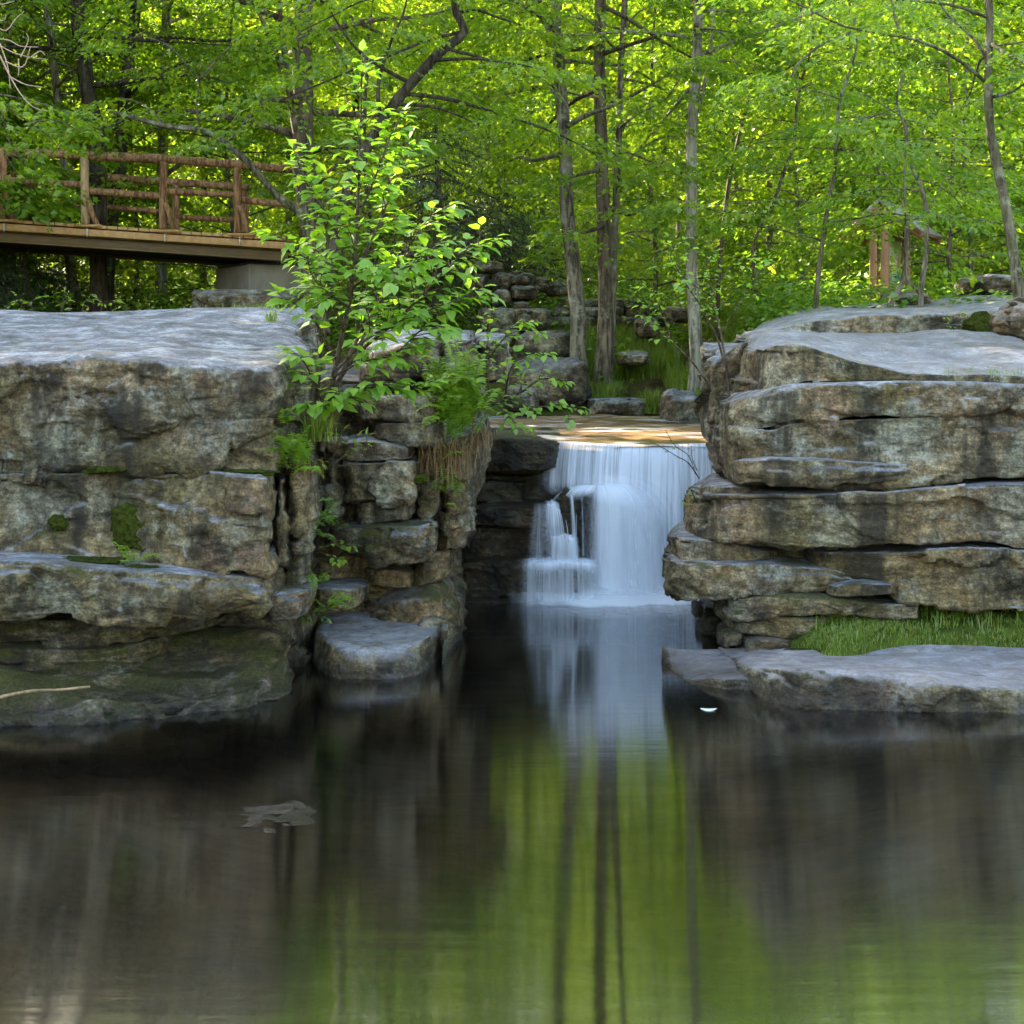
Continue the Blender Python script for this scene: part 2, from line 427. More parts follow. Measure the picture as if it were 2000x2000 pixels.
def build_ground():
    xs = np.concatenate([np.linspace(-320, -32, 20), np.linspace(-30, 30, 260), np.linspace(32, 320, 20)])
    ys = np.concatenate([np.linspace(-120, -6, 16), np.linspace(-5, 11.4, 60), np.linspace(11.5, 22, 130), np.linspace(22.2, 60, 110), np.linspace(62, 340, 40)])
    X, Yg = np.meshgrid(xs, ys)
    Z = ground_z(X, Yg)
    v = np.stack([X, Yg, Z], -1).reshape(-1, 3)
    m, n = new_mat('forest_floor')
    p = n.pos()
    a = n.noise(p, 2.2, 8, .65); b = n.noise(p, 17, 6, .7)
    c = n.ramp(a, [(.35, (.045, .03, .014)), (.5, (.10, .065, .03)), (.58, (.075, .10, .018)), (.75, (.05, .10, .012))])
    c = n.mix(n.ramp(n.math('DIVIDE', n.sep(p)[1], 60), [(.5, 0.0), (.62, .85)]), c, n.ramp(b, [(.35, (.05, .09, .01)), (.6, (.15, .20, .02))]))
    c = n.mix(.6, c, n.ramp(b, [(.3, .25), (.7, .75)]), 'OVERLAY')
    z = n.sep(p)[2]
    bed = n.ramp(n.noise(n.scl(p, (1, 2.2, 1)), 1.6, 7, .65), [(.35, (.05, .038, .02)), (.55, (.15, .108, .045)), (.72, (.26, .19, .085))])
    c = n.mix(n.ramp(z, [(.0, 1.0), (.08, 0.0)]), c, bed)
    n.out(n.bsdf(Base_Color=c, Roughness=.95, Normal=n.bump(b, .8, .05), Specular_IOR_Level=.1))
    o = link('ground', mesh_np('ground', v, grid_faces(len(ys), len(xs)), m))
    tag(o, kind='structure', label='brown leaf littered forest floor rising behind the falls')
build_ground()

# ------------------------------------------------------------------ rock slabs
def slab(st, D, rt=.03, rb=.03, zback=None, urise=.05, ends=(.25, .25), pull=.85, lean=0.0, res=.02, seed=0,
         big=.055, facet=.075, strata=.020, crack=.02, fine=.012, cell=(.62, .62, .26), bulge=0.0, topnoise=0.0, skew=0.0):
    """one bed of rock swept along its front edge.  st: (px, py_top, py_bottom, Yfront) of the front face."""
    st = np.array(st, float)
    px0, px1 = st[0, 0], st[-1, 0]
    Ym = st[:, 3].mean()
    step = res * F / Ym
    inner = np.arange(max(px0, -60), min(px1, 2060) + .1, step)
    pxs = np.unique(np.round(np.concatenate([np.arange(px0, max(px0, -60), step * 4), inner, np.arange(min(px1, 2060), px1 + .1, step * 4), [px0, px1]]), 2))
    def ip(k):
        v = np.interp(pxs, st[:, 0], st[:, k])
        w = max(1, int(.06 / res))
        ker = np.hanning(2 * w + 3)[1:-1]; ker /= ker.sum()
        return np.convolve(np.pad(v, len(ker) // 2, mode='edge'), ker, 'valid')[:len(v)]
    pt, pb, Yf = ip(1), ip(2), ip(3)
    n = len(pxs)
    zt = EYE - (pt - HOR) * Yf / F; zb = EYE - (pb - HOR) * Yf / F
    X = (pxs - 1000) * Yf / F
    xl = X - X[0]; xr = X[-1] - X
    push = np.zeros(n)
    for d, w in ((xl, ends[0]), (xr, ends[1])):
        if w > 0:
            q = np.clip(1 - d / w, 0, 1)
            push = np.maximum(push, D * pull * (1 - np.sqrt(np.clip(1 - q ** 2.2, 0, 1))))
    thin = np.ones(n)
    for d, w in ((xl, ends[0]), (xr, ends[1])):
        if w > 0:
            q = np.clip(1 - d / (w * .45), 0, 1); thin = np.minimum(thin, np.sqrt(np.clip(1 - q ** 2 * .8, 0, 1)))
    h = np.maximum(zt - zb, .01); mid = (zt + zb) / 2
    zt = mid + h / 2 * thin; zb = mid - h / 2 * thin; h = zt - zb
    rt_ = np.minimum(rt, h * .48); rb_ = np.minimum(rb, h * .48)
    zbk = zt if zback is None else (np.full(n, zback) if np.isscalar(zback) else np.interp(pxs, zback[0], zback[1]))
    nt = int(max(8, min(90, D / (res * 1.6)))); na = 7
    nf = int(max(4, min(80, h.mean() / res))); nu = int(max(6, min(26, D / (res * 3))))
    ys, zs = [], []
    Yb = Yf + D
    y0 = Yf + push
    y0 = np.minimum(y0, Yb - .05)
    t = np.linspace(0, 1, nt, endpoint=False) ** .7
    for k in t:
        yy = Yb + (y0 + rt_ - Yb) * k; ys.append(yy); zs.append(zbk + (zt - zbk) * k)
    for a in np.linspace(0, np.pi / 2, na, endpoint=False):
        ys.append(y0 + rt_ - rt_ * np.sin(a)); zs.append(zt - rt_ + rt_ * np.cos(a))
    for k in np.linspace(0, 1, nf, endpoint=False):
        zz = (zt - rt_) + ((zb + rb_) - (zt - rt_)) * k
        ys.append(y0 + lean * k * h - bulge * np.sin(np.pi * k)); zs.append(zz)
    yl = y0 + lean * h
    for a in np.linspace(0, np.pi / 2, na, endpoint=False):
        ys.append(yl + rb_ - rb_ * np.cos(a)); zs.append(zb + rb_ - rb_ * np.sin(a))
    for k in np.linspace(0, 1, nu) ** 1.4:
        ys.append(yl + rb_ + (Yb - yl - rb_) * k); zs.append(zb + urise * k)
    Yv = np.array(ys).T; Zv = np.array(zs).T; nv = Yv.shape[1]
    Xv = np.repeat(X[:, None], nv, 1) + skew * (Yv - Yf[:, None])      # the bed's joints run back at an angle
    V = np.stack([Xv, Yv, Zv], -1)
    # end caps: collapse towards the section's middle
    c0 = V[0].mean(0, keepdims=True); c1 = V[-1].mean(0, keepdims=True)
    caps0 = [V[0] * (1 - k) + c0 * k for k in (1, .75, .5, .25)]
    caps1 = [V[-1] * (1 - k) + c1 * k for k in (.25, .5, .75, 1)]
    V = np.concatenate([np.array(caps0), V, np.array(caps1)])
    du = np.gradient(V, axis=0); dv = np.gradient(V, axis=1)
    nr = np.cross(dv, du); ln = np.linalg.norm(nr, axis=-1, keepdims=True); nr = nr / (ln + 1e-9)
    # smooth normals a little
    for _ in range(2):
        nr[1:-1] = (nr[:-2] + 2 * nr[1:-1] + nr[2:]) / 4
        nr[:, 1:-1] = (nr[:, :-2] + 2 * nr[:, 1:-1] + nr[:, 2:]) / 4
    p = V.reshape(-1, 3)
    w = np.stack([fbm(p * 2.1, 3, 50 + k) for k in range(3)], 1)
    pw = p + w * .16
    f1, f2, cr, fv = voro(pw / np.array(cell), seed * 7 + 3)
    ang = cr * 2 * np.pi * 7
    tilt = ((pw / np.array(cell) - fv) * np.stack([np.cos(ang), np.sin(ang * 1.7), np.sin(ang)], 1)).sum(1)
    d = big * fbm(p * np.array([1.1, 1.1, 1.6]), 3, seed)
    d += facet * ((cr - .5) * .9 + tilt * .55)
    d += facet * .38 * (voro(pw / np.array(cell) * 2.7 + 9.1, seed * 5 + 1)[2] - .5)
    e = f2 - f1
    d -= crack * np.clip(1 - e / .09, 0, 1) * np.clip(.3 + fbm(p * 1.3, 2, 77) * 1.5, 0, 1)
    d += strata * fbm(p * np.array([1.6, 1.6, 13.]) + w * .8, 3, 11)
    rid = 1 - np.abs(fbm(p * np.array([3.2, 3.2, 5.]), 4, 21)) * 2.2
    d += fine * 1.6 * np.clip(rid, -1, 1) * .5
    d += fine * fbm(p * 14, 3, 23, .6)
    amp = np.minimum(1, np.repeat(np.concatenate([[h[0]] * 4, h, [h[-1]] * 4])[:, None], nv, 1).reshape(-1) / .28)
    top = np.clip((nr.reshape(-1, 3)[:, 2] - .6) * 3, 0, 1)
    amp = amp * (1 - .96 * top)
    d = d * amp + top * topnoise * fbm(p * np.array([.9, 2.2, 1]), 3, 41)
    V = p + nr.reshape(-1, 3) * d[:, None]
    return V, grid_faces(n + 8, nv)

def boulder(c, s, seed=0, n=36, rough=.16, cell=.55, flat=.0):
    """closed lumpy boulder, c centre, s semi-axes"""
    u = np.linspace(0, np.pi, n); w = np.linspace(0, 2 * np.pi, 2 * n, endpoint=False)
    U, W = np.meshgrid(u, w, indexing='ij')
    def se(a, e): return np.sign(a) * np.abs(a) ** e
    v = np.stack([se(np.sin(U), .7) * se(np.cos(W), .75), se(np.sin(U), .7) * se(np.sin(W), .75), se(np.cos(U), .7)], -1).reshape(-1, 3)
    s = np.array(s, float)
    off = np.array([seed * 3.7, seed * 1.3, seed * 2.9])
    q = v * 1.0 + off
    f1, f2, cr, fv = voro((q + .25 * np.stack([fbm(q * 2, 2, k) for k in range(3)], 1)) / (cell * 2), seed)
    ang = cr * 44
    tilt = ((q / (cell * 2) - fv) * np.stack([np.cos(ang), np.sin(ang * 1.7), np.sin(ang)], 1)).sum(1)
    r = 1 + rough * (fbm(q * 1.3, 3, seed) + .7 * tilt + .5 * (cr - .5)) + .05 * fbm(q * 6, 3, seed) 
    V = v * r[:, None] * s
    if flat: V[:, 2] = np.where(V[:, 2] > s[2] * (1 - flat), s[2] * (1 - flat) + (V[:, 2] - s[2] * (1 - flat)) * .25, V[:, 2])
    return V + np.array(c, float), grid_faces(n, 2 * n, True)

def outcrop(name, label, base, layers, skew=0.0):
    t = Thing(name, label, 'rock', base)
    for i, (st, D, mat, kw) in enumerate(layers):
        kw = dict(kw); nm = kw.pop('name', 'rock_layer'); lb = kw.pop('label', None)
        v, f = slab(st, D, seed=kw.pop('seed', i + len(name)), **{'skew': skew, **kw})
        t.part(nm, v, f, M[mat], label=lb)
    return t

OFF = -420
cliff_l = outcrop('rock_cliff', 'big layered grey rock bluff with a broad sloping top, standing below the bridge', (-2.6, 9.6, 0), [
    ([(OFF, 705, 920, 9.2), (0, 709, 918, 9.3), (54, 706, 922, 9.3), (105, 703, 922, 9.3), (156, 698, 908, 9.32), (181, 699, 903, 9.35), (232, 702, 915, 9.33), (290, 706, 915, 9.25), (388, 720, 915, 9.25), (418, 722, 885, 9.25), (430, 722, 855, 9.3), (496, 722, 841, 9.35), (536, 718, 836, 9.4), (569, 708, 832, 9.5), (600, 704, 828, 9.66), (628, 704, 822, 9.85)], 3.3, 'rock',
        dict(rt=0.070, rb=0.060, zback=([OFF, 300, 592], [2.66, 2.69, 2.71]), ends=(0, .32), big=.13, facet=.15, crack=.012, strata=.02, cell=(.85, .8, .5), lean=.10, topnoise=.06, res=.018)),
    ([(396, 862, 920, 9.46), (440, 850, 928, 9.46), (496, 843, 928, 9.46), (545, 841, 926, 9.52), (567, 838, 924, 9.62)], 1.2, 'rock_mossy', dict(rt=0.017, rb=0.024, ends=(.1, .12), big=.04, facet=.05)),
    ([(OFF, 924, 1098, 9.28), (0, 926, 1096, 9.38), (100, 926, 1096, 9.38), (255, 924, 1107, 9.38), (362, 928, 1122, 9.33), (430, 932, 1124, 9.28), (507, 936, 1124, 9.27), (528, 937, 1118, 9.3), (538, 942, 1110, 9.4)], 1.8, 'rock',
        dict(rt=0.022, rb=0.030, ends=(0, .12), big=.09, facet=.12, crack=.014, cell=(.8, .8, .42), lean=-.03)),
    ([(420, 934, 1030, 9.24), (450, 932, 1036, 9.14), (520, 934, 1038, 9.12), (536, 940, 1036, 9.2)], .7, 'rock', dict(rt=0.014, rb=0.012, ends=(.14, .06), big=.03, facet=.06, lean=.06)),
    ([(534, 942, 1050, 9.62), (550, 936, 1112, 9.56), (566, 945, 1110, 9.62)], 1.0, 'rock', dict(rt=0.022, ends=(.06, .06))),
    ([(556, 905, 1082, 9.72), (585, 900, 1084, 9.62), (610, 906, 1080, 9.66), (632, 912, 1070, 9.9)], 1.2, 'rock', dict(rt=0.028, ends=(.06, .16), strata=.01)),
    ([(552, 1082, 1145, 9.84), (585, 1084, 1146, 9.76), (612, 1080, 1142, 9.86)], 1.0, 'rock_mossy', dict(ends=(.06, .1))),
    ([(OFF, 1092, 1212, 8.9), (0, 1098, 1212, 8.97), (54, 1097, 1215, 8.95), (145, 1108, 1219, 8.93), (181, 1111, 1225, 8.93), (290, 1116, 1216, 8.98), (390, 1123, 1208, 9.06), (449, 1126, 1205, 9.15), (507, 1128, 1203, 9.22), (545, 1118, 1190, 9.26), (558, 1116, 1178, 9.36)], 1.4, 'rock',
        dict(rt=0.039, rb=0.066, ends=(0, .2), big=.08, facet=.09, bulge=.05, zback=([OFF, 0, 360, 560], [1.0, .98, .92, .9]), urise=.12)),
    ([(495, 1168, 1222, 9.5), (540, 1160, 1218, 9.42), (600, 1158, 1210, 9.46), (622, 1166, 1196, 9.6)], 1.0, 'rock_mossy', dict(rt=0.028, rb=0.042, ends=(.12, .15), bulge=.03)),
    ([(OFF, 1206, 1262, 9.5), (0, 1208, 1264, 9.55), (150, 1214, 1260, 9.58), (250, 1216, 1257, 9.62), (350, 1210, 1242, 9.64), (460, 1200, 1222, 9.7)], 1.0, 'rock_low', dict(rt=0.028, rb=0.030, ends=(0, .3), bulge=.03)),
    ([(OFF, 1268, 1318, 9.35), (0, 1268, 1316, 9.4), (60, 1268, 1318, 9.42), (120, 1272, 1314, 9.5), (220, 1266, 1310, 9.56), (300, 1252, 1290, 9.6), (350, 1240, 1268, 9.66)], 1.0, 'rock_low', dict(rt=0.028, rb=0.036, ends=(0, .3), bulge=.03)),
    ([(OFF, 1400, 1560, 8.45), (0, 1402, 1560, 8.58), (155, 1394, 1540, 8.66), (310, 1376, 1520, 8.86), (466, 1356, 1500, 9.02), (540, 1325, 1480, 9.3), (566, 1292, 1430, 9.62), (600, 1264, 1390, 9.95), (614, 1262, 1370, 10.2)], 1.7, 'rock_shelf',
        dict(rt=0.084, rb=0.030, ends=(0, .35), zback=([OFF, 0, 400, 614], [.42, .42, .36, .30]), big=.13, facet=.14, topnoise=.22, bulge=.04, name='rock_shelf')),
    ([(OFF, 740, 1420, 9.95), (0, 740, 1420, 10.15), (540, 740, 1400, 10.2), (640, 790, 1380, 10.6)], 2.4, 'rock_low', dict(res=.04, ends=(0, .3), name='rock_core')),
], skew=-.15)

cliff_b = outcrop('rock_buttress', 'stack of cracked mossy rock blocks between the broad bluff and the waterfall', (-.9, 10.9, 0), [
    ([(690, 700, 745, 11.0), (720, 690, 742, 10.85), (770, 674, 742, 10.8), (830, 664, 738, 10.75), (868, 662, 726, 10.75), (880, 668, 716, 10.8)], 2.2, 'rock', dict(rt=0.084, rb=0.060, ends=(.2, .15), zback=2.52, big=.06, facet=.07)),
    ([(862, 664, 740, 10.9), (885, 662, 738, 10.86), (915, 668, 736, 10.92), (936, 682, 724, 11.1), (944, 692, 715, 11.4)], 1.4, 'rock', dict(rt=0.044, ends=(.04, .18), zback=2.5, cell=(.16, .3, .7), facet=.09, strata=.004)),
    ([(925, 668, 752, 12.0), (960, 662, 750, 11.9), (990, 672, 742, 12.0), (1006, 690, 732, 12.3)], 1.6, 'rock', dict(rt=0.098, ends=(.1, .2), zback=2.5)),
    ([(826, 732, 770, 10.95), (850, 724, 770, 10.85), (880, 727, 768, 10.86), (894, 740, 760, 11.0)], .9, 'rock', dict(rt=0.033, rb=0.030, ends=(.1, .1))),
    ([(704, 785, 818, 10.8), (722, 775, 820, 10.7), (760, 773, 820, 10.64), (850, 768, 814, 10.62), (880, 770, 810, 10.66), (893, 778, 803, 10.8)], 1.3, 'rock', dict(rt=0.022, rb=0.024, ends=(.1, .09), zback=1.98)),
    ([(712, 830, 852, 10.78), (750, 828, 860, 10.66), (800, 826, 866, 10.62), (850, 824, 868, 10.64), (884, 818, 862, 10.76)], 1.4, 'rock', dict(rt=0.017, rb=0.024, ends=(.12, .1), zback=1.85)),
    ([(652, 872, 902, 10.75), (680, 866, 903, 10.62), (720, 862, 903, 10.56), (760, 868, 901, 10.53), (798, 876, 899, 10.54), (812, 884, 896, 10.65)], 1.2, 'rock', dict(rt=0.017, rb=0.012, ends=(.1, .08), zback=1.72)),
    ([(668, 908, 980, 10.78), (690, 906, 980, 10.6), (750, 904, 974, 10.54), (800, 903, 968, 10.52), (820, 906, 960, 10.56), (832, 916, 950, 10.7)], 1.2, 'rock_mossy', dict(rt=0.017, rb=0.018, ends=(.1, .1), cell=(.5, .5, .3), lean=.06)),
    ([(684, 984, 1024, 10.8), (720, 980, 1024, 10.68), (770, 974, 1020, 10.62), (806, 970, 1018, 10.66), (816, 978, 1010, 10.78)], 1.1, 'rock_mossy', dict(rt=0.017, rb=0.018, ends=(.1, .08))),
    ([(622, 1044, 1085, 10.95), (680, 1032, 1098, 10.62), (740, 1028, 1110, 10.46), (800, 1030, 1118, 10.42), (845, 1024, 1108, 10.5), (866, 1038, 1082, 10.68)], 1.4, 'rock_mossy', dict(rt=0.033, rb=0.060, ends=(.25, .15), bulge=.05, cell=(.4, .5, .22), lean=.05)),
    ([(808, 926, 1022, 10.82), (832, 920, 1024, 10.76), (856, 930, 1018, 10.84), (868, 946, 1004, 11.0)], 1.0, 'rock_mossy', dict(rt=0.028, rb=0.036, ends=(.05, .1))),
    ([(628, 868, 1010, 10.86), (650, 862, 1008, 10.78), (672, 866, 1004, 10.82), (684, 880, 980, 11.0)], 1.0, 'rock_mossy', dict(rt=0.022, ends=(.06, .06))),
    ([(820, 880, 930, 11.0), (870, 862, 930, 11.0), (905, 850, 935, 11.15), (940, 830, 920, 11.5), (966, 815, 905, 12.1)], 1.8, 'rock_mossy', dict(rt=0.044, rb=0.048, ends=(.1, .3), zback=1.75)),
    ([(858, 930, 1010, 11.05), (890, 925, 1008, 11.15), (930, 918, 985, 11.5), (956, 912, 965, 12.0)], 1.5, 'rock_mossy', dict(rt=0.033, rb=0.036, ends=(.1, .3))),
    ([(852, 1008, 1085, 11.0), (885, 1004, 1080, 11.15), (920, 985, 1050, 11.5), (940, 980, 1030, 11.9)], 1.3, 'rock_mossy', dict(rt=0.033, rb=0.036, ends=(.1, .3), cell=(.3, .3, .3))),
    ([(800, 1100, 1150, 10.95), (840, 1085, 1140, 10.95), (880, 1080, 1125, 11.15), (905, 1075, 1105, 11.5)], 1.2, 'rock_low', dict(rt=0.028, rb=0.036, ends=(.1, .25))),
    ([(600, 1158, 1188, 10.5), (640, 1150, 1192, 10.32), (690, 1150, 1188, 10.32), (720, 1164, 1178, 10.5)], 1.0, 'rock', dict(rt=0.028, rb=0.030, ends=(.15, .15), zback=.5)),
    ([(700, 1118, 1150, 10.95), (760, 1112, 1150, 10.85), (820, 1125, 1150, 10.95)], 1.0, 'rock_low', dict(ends=(.15, .15))),
    ([(560, 740, 1330, 11.15), (640, 740, 1330, 11.1), (700, 745, 1330, 11.15), (780, 740, 1330, 11.2), (846, 745, 1300, 11.45)], 2.6, 'rock_low', dict(res=.035, ends=(0, .25), zback=2.2, name='rock_core')),
    ([(800, 740, 1010, 11.25), (880, 745, 1005, 11.5), (930, 790, 985, 12.0), (958, 815, 960, 12.6)], 2.0, 'rock_low', dict(res=.035, ends=(0, .3), zback=2.0, name='rock_core')),
], skew=-.07)

ledge_flat = outcrop('flat_boulder', 'low rounded boulder with a pale flat top and mossy rim at the water edge', (-1.0, 10.3, 0), [
    ([(596, 1262, 1420, 10.25), (622, 1258, 1420, 10.02), (660, 1262, 1420, 9.93), (710, 1268, 1420, 9.9), (770, 1272, 1420, 9.9), (820, 1266, 1420, 9.95), (856, 1250, 1410, 10.12), (884, 1228, 1400, 10.45)], 1.3, 'rock_slab', dict(rt=0.154, rb=0.030, ends=(.35, .45), zback=([596, 720, 884], [.25, .25, .30]), big=.05, facet=.02, bulge=.07, fine=.006, crack=.0)),
    ([(690, 1200, 1330, 10.9), (780, 1176, 1330, 10.72), (840, 1164, 1330, 10.68), (876, 1174, 1320, 10.74), (894, 1188, 1310, 10.95), (907, 1205, 1300, 11.3)], 1.4, 'rock_low', dict(rt=0.098, rb=0.030, ends=(.3, .3), zback=.62, strata=.03, bulge=.05)),
    ([(846, 1240, 1330, 10.35), (868, 1230, 1330, 10.3), (886, 1236, 1330, 10.42), (892, 1250, 1320, 10.6)], .7, 'rock_low', dict(rt=0.044, ends=(.1, .12))),
], skew=-.05)

falls_rock = outcrop('waterfall_ledge', 'dark wet stepped rock ledge that the waterfall pours over', (.6, 13.2, 0), [
    ([(925, 862, 925, 13.40), (955, 858, 928, 13.20), (1000, 856, 926, 13.12), (1050, 858, 922, 13.12), (1085, 866, 915, 13.22), (1120, 874, 910, 13.48)], 3.0, 'rock_wet', dict(rt=0.033, rb=0.030, ends=(.1, .3), zback=1.46, label='brown crusted lip block beside the falling water')),
    ([(1080, 874, 1260, 13.55), (1180, 874, 1260, 13.52), (1400, 872, 1260, 13.50), (1520, 872, 1260, 13.70)], 3.6, 'rock_wet', dict(rt=0.070, ends=(.1, 0), zback=1.42, facet=.06, res=.03)),
    ([(890, 930, 1240, 13.70), (960, 930, 1240, 13.65), (1100, 930, 1240, 13.65)], 1.5, 'rock_wet', dict(ends=(.1, .1), res=.03)),
    ([(905, 945, 985, 13.48), (960, 940, 988, 13.40), (1040, 944, 988, 13.45)], 1.0, 'rock_wet', dict(ends=(.1, .1), bulge=.03)),
    ([(890, 1000, 1030, 13.35), (940, 994, 1030, 13.18), (1000, 992, 1028, 13.10), (1060, 996, 1026, 13.10), (1110, 1002, 1024, 13.25)], 1.1, 'rock_wet', dict(rt=0.022, rb=0.036, ends=(.1, .2), zback=.95)),
    ([(880, 1030, 1100, 13.45), (960, 1030, 1100, 13.35), (1100, 1030, 1100, 13.35)], 1.0, 'rock_wet', dict(ends=(.1, .1))),
    ([(860, 1110, 1160, 13.32), (920, 1102, 1166, 13.12), (1000, 1100, 1166, 13.03), (1100, 1100, 1168, 12.99), (1150, 1104, 1180, 13.03), (1172, 1112, 1190, 13.17)], 1.2, 'rock_wet', dict(rt=0.028, rb=0.030, ends=(.2, .15), zback=.45)),
    ([(840, 1170, 1240, 13.00), (930, 1174, 1240, 12.90), (1020, 1180, 1240, 12.90), (1100, 1190, 1240, 12.90)], 1.2, 'rock_wet', dict(rt=0.028, ends=(.2, .15), zback=.1)),
])
v, f = boulder(P(1117, 1030, 13.30), (.165, .18, .36), 5, 30)
falls_rock.part('rock_knob', v, f, M['rock_wet'])
v, f = boulder(P(1124, 1132, 13.02), (.15, .12, .10), 8, 26)
falls_rock.part('rock_knob', v, f, M['rock_wet'])

